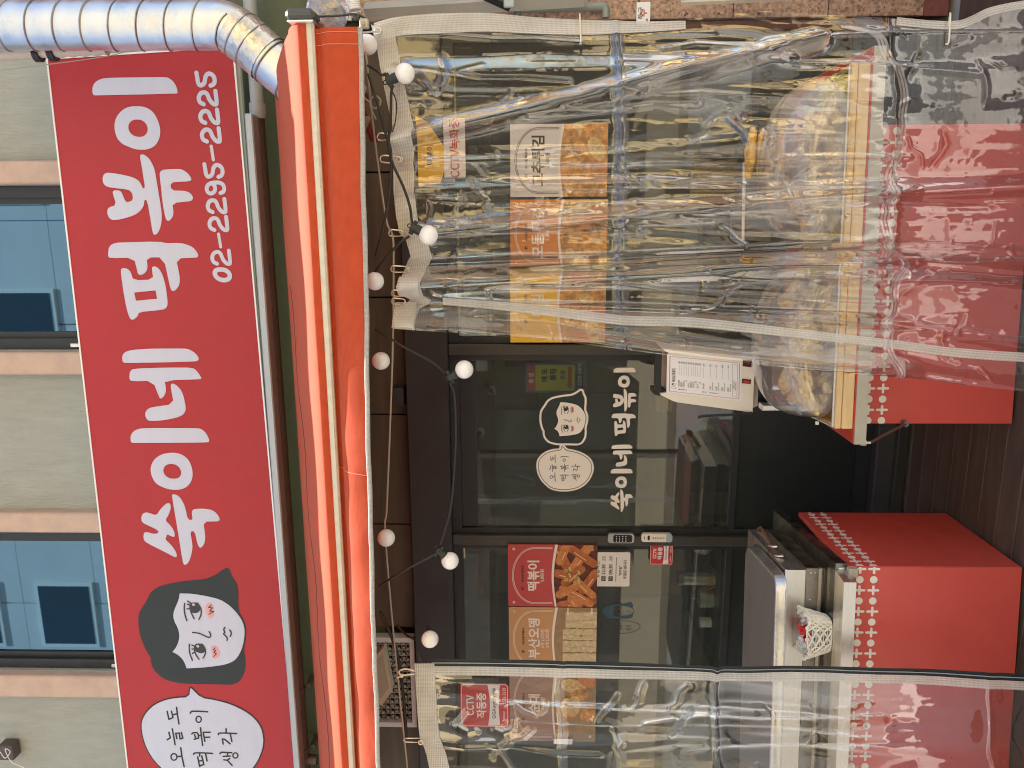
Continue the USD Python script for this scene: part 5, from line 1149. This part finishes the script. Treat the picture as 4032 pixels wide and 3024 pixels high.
T = Thing('back_shelf', 'pale refrigerator cabinet against the back wall inside', 'cabinet'); T.part('body', box(-2.2, -1.1, 3.6, 4.3, .12, 1.75), M('fridge_pale', (.46, .45, .40), .5)); T.part('door', box(-2.18, -1.66, 3.57, 3.599, .2, 1.7), _m['fridge_pale']); T.part('door', box(-1.64, -1.12, 3.57, 3.599, .2, 1.7), _m['fridge_pale'])
# ---------------------------------------------------------------- the clear curtains
def seg_dist(P, line):
    """Distance of the points P (n,2) from a polyline, and the position along it (0..1)."""
    L = np.asarray(line, float); best = np.full(len(P), 1e9); s_ = np.zeros(len(P)); tot = np.linalg.norm(np.diff(L, axis=0), axis=1); cum = np.concatenate([[0], np.cumsum(tot)])
    side = np.zeros(len(P))
    for i in range(len(L) - 1):
        a_, b_ = L[i], L[i + 1]; d_ = b_ - a_; t = np.clip(((P - a_) @ d_) / (d_ @ d_), 0, 1); q = P - (a_ + t[:, None] * d_); dist = np.linalg.norm(q, axis=1); m = dist < best
        best[m] = dist[m]; s_[m] = (cum[i] + t[m] * tot[i]) / cum[-1]; side[m] = np.sign(d_[0] * q[m, 1] - d_[1] * q[m, 0])
    return best, s_, side
PXM = 1290.0
class Curtain:
    def __init__(s, Y, ridges, seed, waves, crump, creases, bulge):
        s.Y, s.r, s.seed, s.waves, s.crump, s.creases, s.bulge = Y, ridges, seed, waves, crump, creases, bulge
    def pos(s, x, y, off=0.0):
        """Where the film hangs at the photographed spot (x, y): a depth of folds, waves and wrinkles."""
        sh_ = np.shape(x); x = np.ravel(x).astype(float); y = np.ravel(y).astype(float); P = np.c_[x, y]
        dY = np.zeros(len(x)); h = (x - 1500) / PXM; wv = y / PXM
        for line, A_, w_ in s.r:
            d_, t_, sd = seg_dist(P, line); d_ = d_ / PXM
            dY -= A_ * (np.exp(-(d_ / w_) ** 2) + .45 * sd * (d_ / w_) * np.exp(-(d_ / w_) ** 2 * .8))
        for A_, fq, ph, gr in s.waves: dY += A_ * np.sin(wv * fq + ph + .25 * np.sin(h * 2.1 + ph)) * (gr + (1 - gr) * np.clip(h / .8, 0, 1))
        q = np.c_[h * 1.6, wv * 7, 0 * h]; dY += .020 * (meshkit.fbm(q, 3, s.seed) - .5)
        for fx, fy, A_ in s.crump:
            n_ = meshkit.fbm(np.c_[h * fx + 3, wv * fy + 7 + .5 * np.sin(h * 3), 0 * h + 1.7], 3, s.seed + int(fx * 10))
            mk = np.clip((meshkit.fbm(np.c_[h * 2.3 + fx, wv * 3.1, 0 * h], 2, s.seed + 9) - .38) * 4, .12, 1); dY += A_ * mk * np.abs(2 * n_ - 1)
        for xc, A_, w_ in s.creases:
            n_ = meshkit.fbm(np.c_[wv * 9, 0 * h, 0 * h], 2, 3); d_ = (x - xc - 22 * (n_ - .5) - .01 * (y - 800)) / PXM
            dY -= A_ * np.exp(-np.abs(d_) / w_)
        dY *= (1 + .75 * np.clip(h / 1.4, 0, 1)) * (1 - .66 * np.clip((h - 1.40) / .22, 0, 1))
        dY -= s.bulge(h, wv)
        Yv = s.Y + dY + off
        d = FWD[None] * FPX + RGT[None] * (1512.0 - y)[:, None] - UPV[None] * (x - 2016.0)[:, None]
        base = CAM + d * ((s.Y - CAM[1]) / d[:, 1])[:, None]
        base[:, 1] = Yv                       # folds move the film straight out, at its real place on the plane
        return base.reshape(sh_ + (3,))
    def grid(s, x, y, off=0.0):
        P = s.pos(x, y, off); nu, nv = x.shape; idx = np.arange(nu * nv).reshape(nu, nv)
        a_, b_, c_, d_ = idx[:-1, :-1].ravel(), idx[1:, :-1].ravel(), idx[1:, 1:].ravel(), idx[:-1, 1:].ravel()
        return trimesh.Trimesh(P.reshape(-1, 3), np.vstack([np.c_[a_, d_, c_], np.c_[a_, c_, b_]]), process=False)
    def strip(s, line, half, n=160, m=6, off=-.004):
        """A band along a line of the film, and its texture coordinates in metres."""
        L = smooth_path(np.c_[np.asarray(line, float), np.zeros(len(line))], 10)[:, :2]; cum = np.concatenate([[0], np.cumsum(np.linalg.norm(np.diff(L, axis=0), axis=1))]); t = np.linspace(0, cum[-1], n)
        C_ = np.c_[np.interp(t, cum, L[:, 0]), np.interp(t, cum, L[:, 1])]; T_ = np.gradient(C_, axis=0); T_ /= np.linalg.norm(T_, axis=1, keepdims=True); N_ = np.c_[-T_[:, 1], T_[:, 0]]
        k = np.linspace(-1, 1, m); h_ = np.broadcast_to(half, n)
        X = C_[:, None, 0] + N_[:, None, 0] * k[None] * h_[:, None]; Yp = C_[:, None, 1] + N_[:, None, 1] * k[None] * h_[:, None]
        uv = np.stack([np.broadcast_to(t[:, None] / PXM, X.shape), np.broadcast_to(k[None] * h_[:, None] / PXM, X.shape)], -1).reshape(-1, 2)
        return s.grid(X, Yp, off), uv
s2 = 4032 / 2212
def L2(*p): return [(a * s2, b * s2) for a, b in p]
R1_ = L2((850, 302), (1050, 255), (1250, 212), (1500, 150), (1750, 92))
R2_ = L2((900, 500), (1340, 462), (1900, 418), (2260, 395))
R3_ = L2((875, 610), (1340, 588), (1700, 562), (1900, 560), (2260, 590))
R4_ = L2((862, 655), (1340, 668), (1900, 690), (2260, 745))
R5_ = L2((862, 700), (1200, 722), (1500, 752), (1900, 785), (2260, 840))
R6_ = L2((900, 410), (1100, 400), (1340, 395)); R7_ = L2((900, 350), (1340, 330), (1640, 300)); R8_ = L2((860, 575), (1340, 560), (1900, 530), (2260, 545)); R9_ = L2((900, 160), (1250, 140), (1650, 125))
def bul_r(h, w): return .05 * np.clip((h - .5) / 1.0, 0, 1) + .035 * np.exp(-((h - 1.42) / .14) ** 2) * np.exp(-((w - .45) / .6) ** 2)
CR = Curtain(-1.235, [(R1_, .055, .026), (R2_, .045, .026), (R3_, .065, .030), (R4_, -.03, .02), (R5_, .05, .028), (R6_, .016, .02), (R7_, .016, .03), (R8_, -.03, .018), (R9_, .012, .05)], 2,
             [(.016, 15, .4, .5), (.005, 37, 1.2, .6), (.003, 71, 2.0, .8)], [(1.4, 9, .022), (2.6, 22, .006), (9, 12, .006), (20, 24, .0012)], [(2440, .010, .008), (3480, .006, .010)], bul_r)
def streaks(n, seed, x0, x1, y0, y1, fan=0.0, short=0):
    """Long hanging creases and short crumple marks of the film."""
    r = np.random.default_rng(seed); out = []
    for _ in range(n):
        xs_ = r.uniform(x0 - 100, x1 - 500); ln = r.uniform(350, 1500); y = r.uniform(y0, y1); sl_ = r.normal(.02, .045); pts = []
        for t in np.linspace(0, 1, 5): pts.append((xs_ + ln * t, y + sl_ * ln * t + r.normal(0, 7)))
        out.append((pts, r.choice([-1, 1]) * r.uniform(.002, .0085), r.uniform(.0045, .014)))
    for _ in range(short):
        x, y, a, ln = r.uniform(x0, x1), r.uniform(y0, y1), r.uniform(-1.1, 1.1), r.uniform(40, 170)
        p = [(x, y)]
        for k in range(3): a += r.normal(0, .5); p.append((p[-1][0] + ln / 3 * math.cos(a), p[-1][1] + ln / 3 * math.sin(a)))
        out.append((p, r.choice([-1, 1]) * r.uniform(.002, .006), r.uniform(.004, .010)))
    return out
CR.r = CR.r + streaks(52, 21, 1560, 4200, 130, 1500, short=70)
edge_r = np.array([(1462, 100), (1560, 72), (1700, 60), (1900, 50), (2160, 70), (2450, 85), (2700, 75), (3000, 48), (3300, 75), (3480, 88), (3700, 110), (3780, 95), (3850, 50), (4100, 12), (4300, 0)], float)
edge_l = np.array([(1555, 1285), (1800, 1300), (2200, 1330), (2600, 1376), (3000, 1410), (3400, 1445), (3700, 1490), (4032, 1524), (4300, 1550)], float)
top_e = np.array([(100, 1466), (160, 1476), (240, 1492), (300, 1506), (380, 1522), (450, 1534), (500, 1548), (560, 1546), (640, 1545), (700, 1547), (780, 1552), (860, 1562), (915, 1572), (950, 1604), (1010, 1618), (1050, 1592), (1100, 1582), (1160, 1584), (1180, 1612), (1195, 1600), (1215, 1562), (1250, 1556), (1285, 1560)], float)
NA, NBv = 420, 560
a_ = np.linspace(0, 1, NA)[:, None]; b_ = np.linspace(0, 1, NBv)[None]
yt = 100 + (1285 - 100) * a_; xt = np.interp(yt, top_e[:, 0], top_e[:, 1])
X = xt + (4260 - xt) * b_
Yr, Yl = np.interp(X, edge_r[:, 0], edge_r[:, 1]), np.interp(X, edge_l[:, 0], edge_l[:, 1])
Yp = Yr + (Yl - Yr) * a_
# the film is gathered towards the left at the top
Yp = Yp + 0 * b_
T = Thing('clear_curtain', 'wide wrinkled clear plastic curtain with white hems before the right counter', 'curtain', 'clear plastic weather curtains', loc=(0, -1.25, 0))
T.part('film', CR.grid(X, Yp), _m['curtain_film'], smooth=True)
hs = np.linspace(0, 1, 260)[:, None]; kk = np.linspace(0, 1, 8)[None]
yy = 100 + 1185 * hs; xx = np.interp(yy, top_e[:, 0], top_e[:, 1]) + 84 * kk; yy = yy + 0 * kk
uv = np.stack([yy / PXM, xx / PXM], -1).reshape(-1, 2)
# the top hem lies over the film; the gathered folds near its left end are the densest
m_ = CR.grid(xx, np.clip(yy + (xx - np.interp(yy, top_e[:, 0], top_e[:, 1])) * .06, 100, 1290), -.004)
T.part('top_hem', m_, _m['tape_white'], smooth=True, uv=uv)
for ln, hf in (([(1468, 128), (1560, 104), (1700, 92), (1900, 84), (2100, 96), (2300, 104), (2480, 104), (2700, 98)], np.interp(np.linspace(0, 1, 160), [0, .2, .7, 1], [36, 40, 30, 16])),
               ([(3500, 100), (3640, 112), (3740, 112), (3800, 92), (3870, 60), (4000, 34), (4150, 20)], 16)):
    m_, uv = CR.strip(ln, hf); T.part('side_hem', m_, _m['tape_white'], smooth=True, uv=uv)
m_, uv = CR.strip(L2((955, 652), (1100, 665), (1340, 692), (1500, 697), (1700, 716), (1900, 737), (2050, 756), (2230, 768)), 17); T.part('zip_tape', m_, _m['tape_white'], smooth=True, uv=uv)
for dx in (-14, 0, 14):
    ln = [(x + dx, y) for x, y in [(3300, 120), (3420, 160), (3455, 230), (3500, 330), (3508, 480), (3498, 620), (3450, 760), (3440, 880), (3480, 1010), (3500, 1100), (3490, 1230), (3470, 1330), (3475, 1460)]]
    m_, uv = CR.strip(ln, 5, off=-.005); T.part('welded_seam', m_, _m['seam_film'], smooth=True)
for px_, py_ in ((1488, 122), (1572, 627)):
    c0 = CR.pos(np.array([px_]), np.array([py_]), -.009)[0]; tr_ = trimesh.creation.torus(.009, .003, major_sections=16, minor_sections=6); tr_.apply_transform(trimesh.transformations.rotation_matrix(math.pi / 2, [1, 0, 0])); tr_.apply_translation(c0); T.part('eyelet', tr_, _m['steel'], smooth=True)
for px_, py_ in ((2285, 98), (3700, 115)):
    c0 = CR.pos(np.array([px_]), np.array([py_]), -.01)[0]; T.part('cable_tie', tube(smooth_path([c0 + [0, 0, 0], c0 + [.03, -.006, .002], c0 + [-.045, -.006, -.002], c0 + [-.05, .006, 0]], 6), .0025, 6), _m['tie_white'], smooth=40)
# gathered ends: folded over hem tabs where the film is bunched on its hooks
for yc, w_, x0 in ((302, 26, 1530), (606, 0, 0), (1125, 40, 1580), (1235, 44, 1556)):
    if not w_: continue
    m_, uv = CR.strip([(x0, yc), (x0 + 82, yc - (6 if yc < 400 else 0))], w_, 20, 14, -.020); V = np.array(m_.vertices); kx = np.tile(np.linspace(-1, 1, 14), 20); V[:, 1] -= .018 * np.sqrt(np.clip(1 - kx ** 2, 0, 1)); m_ = trimesh.Trimesh(V, m_.faces, process=False)
    T.part('hem_fold', m_, _m['tape_white'], smooth=True, uv=uv)

def bul_l(h, w): return .03 * np.clip(h / 1.5, 0, 1)
CL = Curtain(-1.245, [(L2((900, 1560), (1400, 1575), (1900, 1570)), .010, .05), (L2((920, 1640), (1500, 1650), (2212, 1640)), .03, .04)], 9, [(.008, 9, .4, .6), (.003, 31, 1.2, .6)], [(1.6, 9, .012), (3.2, 20, .004), (8, 10, .004)], [(2190, .006, .006), (2795, .009, .008), (3860, .008, .010)], bul_l)
NA, NBv = 260, 520
CL.r = CL.r + streaks(24, 33, 1700, 3300, 2720, 3300, short=45)
yt = 2612 + (3620 - 2612) * np.linspace(0, 1, NA)[:, None]; tl = np.array([(2612, 1632), (2800, 1645), (2900, 1655), (2960, 1685), (3000, 1700), (3100, 1715), (3300, 1700), (3620, 1690)], float)
xt = np.interp(yt, tl[:, 0], tl[:, 1]); X = xt + (4260 - xt) * np.linspace(0, 1, NBv)[None]
drift = np.interp(X, [1632, 2600, 3600, 3900, 4050, 4260], [0, 4, 8, 20, 30, 40]); Yp = yt + drift
T = Thing('clear_curtain', 'clear plastic curtain with black zip edge hanging at the far left', 'curtain', 'clear plastic weather curtains', loc=(-1.8, -1.25, 0))
T.part('film', CL.grid(X, Yp), _m['curtain_film'], smooth=True)
hs = np.linspace(2612, 3600, 200)[:, None]; xx = np.interp(hs, tl[:, 0], tl[:, 1]) + 78 * np.linspace(0, 1, 8)[None]; yy = hs + 0 * xx
T.part('top_hem', CL.grid(xx, yy, -.004), _m['tape_white'], smooth=True, uv=np.stack([yy / PXM, xx / PXM], -1).reshape(-1, 2))
eg = [(1700, 2640), (2000, 2642), (2400, 2650), (2700, 2652), (3000, 2655), (3400, 2652), (3600, 2656), (3800, 2668), (4050, 2680), (4200, 2688)]
m_, uv = CL.strip(eg, 17); T.part('side_hem', m_, _m['tape_white'], smooth=True, uv=uv)
m_, uv = CL.strip([(x, y - 31) for x, y in eg], 14, off=-.003); T.part('zip_edge', m_, _m['zip_black'], smooth=True)
m_, uv = CL.strip([(x, y - 31) for x, y in eg], 1.6, off=-.0055, m=3); T.part('zip_teeth', m_, _m['zip_grey'], smooth=True)
c0 = CL.pos(np.array([1658]), np.array([2912]), -.009)[0]; tr_ = trimesh.creation.torus(.008, .003, major_sections=16, minor_sections=6); tr_.apply_transform(trimesh.transformations.rotation_matrix(math.pi / 2, [1, 0, 0])); tr_.apply_translation(c0); T.part('eyelet', tr_, _m['steel'], smooth=True)
# opaque boards of the shop beside, behind the left curtain
q = cc6(1440, 1490); f = facade(-.05); single('label_sheet', f.plate(Polygon([f.hit(*cc6(*p)) for p in ((1375, 1500), (1375, 1470), (1500, 1470), (1495, 1505))]), .002), _m['paper'], 'small pale label on the glass behind the left curtain', 'label')

# ---------------------------------------------------------------- rope, hooks, string lights
YRp = -1.245
rp = [PY(*p, YRp) for p in ((1440, 210), (1446, 260), (1470, 500), (1518, 850), (1546, 930), (1550, 1060), (1547, 1350), (1535, 1700), (1523, 2000), (1517, 2105), (1550, 2500), (1580, 2800), (1604, 3024), (1620, 3250))]
single('curtain_rope', tube(smooth_path(rp, 10), .0032, 7), _m['rope_grey'], 'grey rope strung under the awning that carries the curtains', 'rope', smooth=40)
def hook(p, ln, label, wid=.020, up=.0, col='steel'):
    c0 = PY(*p, YRp - .004); e = PY(p[0] + ln, p[1] + up, YRp - .006)
    pts = [c0 + (0, 0, .004), c0 + (wid * .5, -.004, -.002), (c0 + e) / 2 + (wid * .5, -.004, 0), e + (wid * .3, 0, 0), e + (-wid * .3, 0, 0), (c0 + e) / 2 + (-wid * .5, .004, 0), c0 + (-wid * .4, .004, 0), c0 + (0, 0, .004)]
    single('curtain_hook', tube(smooth_path(pts, 6), .0022, 6), _m[col], label, 'hook', 'wire hooks on the curtain rope', smooth=40)
hook((1490, 540), 40, 'wire hook on the rope above the gathered fold tab', up=-3); hook((1502, 627), 70, 'wire hook through the eyelet in the middle of the right curtain hem', up=0)
hook((1535, 918), 48, 'wire hook beside the lower of the two front bulbs'); hook((1544, 1060), 62, 'wire hook on the outermost bunched curtain fold')
hook((1546, 1155), 46, 'upper of the two wire hooks close together on the bunched curtain'); hook((1546, 1187), 46, 'lower of the two wire hooks close together on the bunched curtain')
hook((1594, 2915), 66, 'steel snap hook on the left curtain hem', wid=.022)
q0 = PY(1425, 128, -1.30); q1 = PY(1486, 124, -1.25); single('curtain_hook', tube(smooth_path([q0, (q0 + q1) / 2 + [0, 0, .004], q1, q1 + [0, .0, -.006], (q0 + q1) / 2 + [0, 0, -.006]], 6), .0028, 6), _m['steel'], 'wire hook at the top right corner eyelet of the right curtain', 'hook', 'wire hooks on the curtain rope', smooth=40)
ti = [PY(*p, -1.25) for p in ((1632, 2642), (1600, 2634), (1575, 2640), (1572, 2650), (1585, 2658), (1632, 2654))]
T = Thing('tie_cord', 'cream tie cord knotted to the rope at the left curtain corner', 'cord'); T.part('loop', tube(smooth_path(ti, 8), .003, 6), _m['tie_white'], smooth=40)
kn = trimesh.creation.icosphere(2, .007); kn.apply_translation(PY(1581, 2661, -1.252)); T.part('knot', kn, _m['tie_white'], smooth=True); T.part('tail', tube([PY(1581, 2661, -1.252), PY(1562, 2670, -1.252)], .003, 6), _m['tie_white'])
kp = [PY(*p, -1.27) for p in ((1410, 215), (1418, 250), (1412, 300), (1425, 330), (1440, 345), (1432, 380), (1452, 400), (1470, 425), (1490, 420), (1498, 395), (1480, 378), (1458, 392), (1462, 430), (1480, 470))]
single('rope_knot', tube(smooth_path(kp, 8), .003, 6), _m['rope_grey'], 'tangled rope knot behind the right end of the valance', 'rope', smooth=40)

YB = -1.295
def bulb(c, d, label, Y=YB, rpx=37, pink=False, sock=True):
    """c: centre of the globe in the photograph; d: direction from the globe to its socket."""
    C_ = PY(*c, Y); e = PY(c[0] + d[0], c[1] + d[1], Y) - C_ + np.array([0, d[2] if len(d) > 2 else 0, 0]); e = e / np.linalg.norm(e); r = rpx / 1260 * (Y + 3.7) / 2.41
    T = Thing('festoon_bulb', label, 'light bulb', 'festoon bulbs on the string light')
    gl_ = trimesh.creation.icosphere(4, r); T.part('globe', gl_.apply_translation(C_), _m['bulb_pink' if pink else 'bulb_white'], smooth=True)
    if sock:
        s_ = np.linspace(r * .86, r * 2.05, 14); rad_ = np.interp(s_, [r * .86, r * 1.3, r * 1.34, r * 1.9, r * 2.05], [r * .50, r * .52, r * .46, r * .47, r * .40]) * (1 + .02 * np.sin(s_ * 900))
        T.part('socket', tube([C_ + e * q for q in s_], rad_, 16), _m['plastic_dark'], smooth=40)
        perp = np.cross(e, [0, 1, 0]); perp /= np.linalg.norm(perp); j = C_ + e * r * 1.75
        T.part('cable_boss', tube([j - perp * r * .75, j + perp * r * .75], r * .24, 10), _m['plastic_dark'], smooth=40)
        k_ = C_ + e * r * 2.2; lp = [k_ + r * .2 * (math.cos(q) * e + math.sin(q) * perp) for q in np.linspace(0, 6.28, 13)]
        T.part('hanging_eye', tube(lp, r * .06, 6, cap=False), _m['plastic_dark'], smooth=40)
        return j, perp * r * .75
    return C_, np.zeros(3)
b1 = bulb((1594, 289), (-90, 42), 'white bulb at the right corner of the clear curtain'); b2 = bulb((1687, 926), (-80, -40), 'white bulb before the curtain hem above the orange poster')
bulb((1447, 176), (-20, -40), 'pale bulb tucked behind the right end of the valance', Y=-1.23, sock=False, pink=True)
bulb((1476, 1107), (-60, 0), 'bulb half hidden by the valance near the bunched curtain', Y=-1.27, sock=False, rpx=36); bulb((1500, 1421), (-60, 0), 'bulb peeping below the valance above the door', Y=-1.27, sock=False, rpx=36, pink=True)
b3 = bulb((1828, 1455), (-80, 42), 'white bulb hanging lowest, before the door header'); bulb((1521, 2118), (-60, 0), 'bulb peeping below the valance left of the door', Y=-1.27, sock=False, rpx=37, pink=True)
b4 = bulb((1772, 2208), (-60, -55), 'white bulb before the header above the red poster'); b5 = bulb((1693, 2517), (-50, 10, .25), 'pinkish spotted bulb near the lattice vent', pink=True)
sp_ = trimesh.creation.icosphere(1, .004); sp_.apply_translation(PY(1672, 2530, YB) + [0, -.026, 0])
cb = Thing('light_cable', 'black cable of the string light looping along the awning edge', 'cable')
def cable(pts, r=.0042): cb.part('cable', tube(smooth_path(pts, 10), r, 8), _m['wire_black'], smooth=40)
cable([PY(1449, 258, -1.27), PY(1480, 275, YB), PY(1504, 295, YB), b1[0] + b1[1] if np.dot(b1[1], [0, 0, 1]) > 0 else b1[0] - b1[1]])
cable([b1[0] - b1[1] if np.dot(b1[1], [0, 0, 1]) > 0 else b1[0] + b1[1], PY(1540, 375, YB), PY(1538, 480, YB), PY(1530, 560, YB), PY(1545, 640, YB), PY(1590, 740, YB), PY(1615, 820, YB), PY(1622, 880, YB)])
cable([PY(1450, 290, YB), PY(1490, 420, YB - .004), PY(1520, 530, YB), PY(1540, 610, YB), PY(1532, 760, YB), PY(1508, 900, YB), PY(1480, 1005, -1.27)])
cable([PY(1540, 350, YB), PY(1560, 400, YB), PY(1558, 470, YB), PY(1545, 520, YB)], .002)
cable([PY(1612, 930, YB), PY(1570, 960, YB), PY(1500, 1040, -1.28), PY(1478, 1070, -1.27)])
cable([PY(1478, 1298, -1.27), PY(1540, 1335, YB), PY(1600, 1372, YB), PY(1700, 1425, YB), PY(1750, 1466, YB)])
cable([PY(1772, 1505, YB), PY(1790, 1560, YB), PY(1796, 1700, YB), PY(1790, 1850, YB), PY(1775, 2000, YB), PY(1755, 2080, YB), PY(1735, 2145, YB)])
cable([PY(1705, 2185, YB), PY(1650, 2215, YB), PY(1560, 2265, YB), PY(1495, 2308, -1.27)])
cable([PY(1498, 2410, -1.2), PY(1530, 2480, -1.2), PY(1560, 2560, -1.2), PY(1575, 2640, -1.2), PY(1590, 2760, -1.2), PY(1600, 2900, -1.2)], .006)
cable([PY(1560, 2460, -1.2), PY(1600, 2500, -1.24), PY(1640, 2520, YB)]); cable([PY(1640, 2560, -1.25), PY(1652, 2590, -1.25), PY(1655, 2630, -1.22)])
stage.GetRootLayer().defaultPrim = 'World'
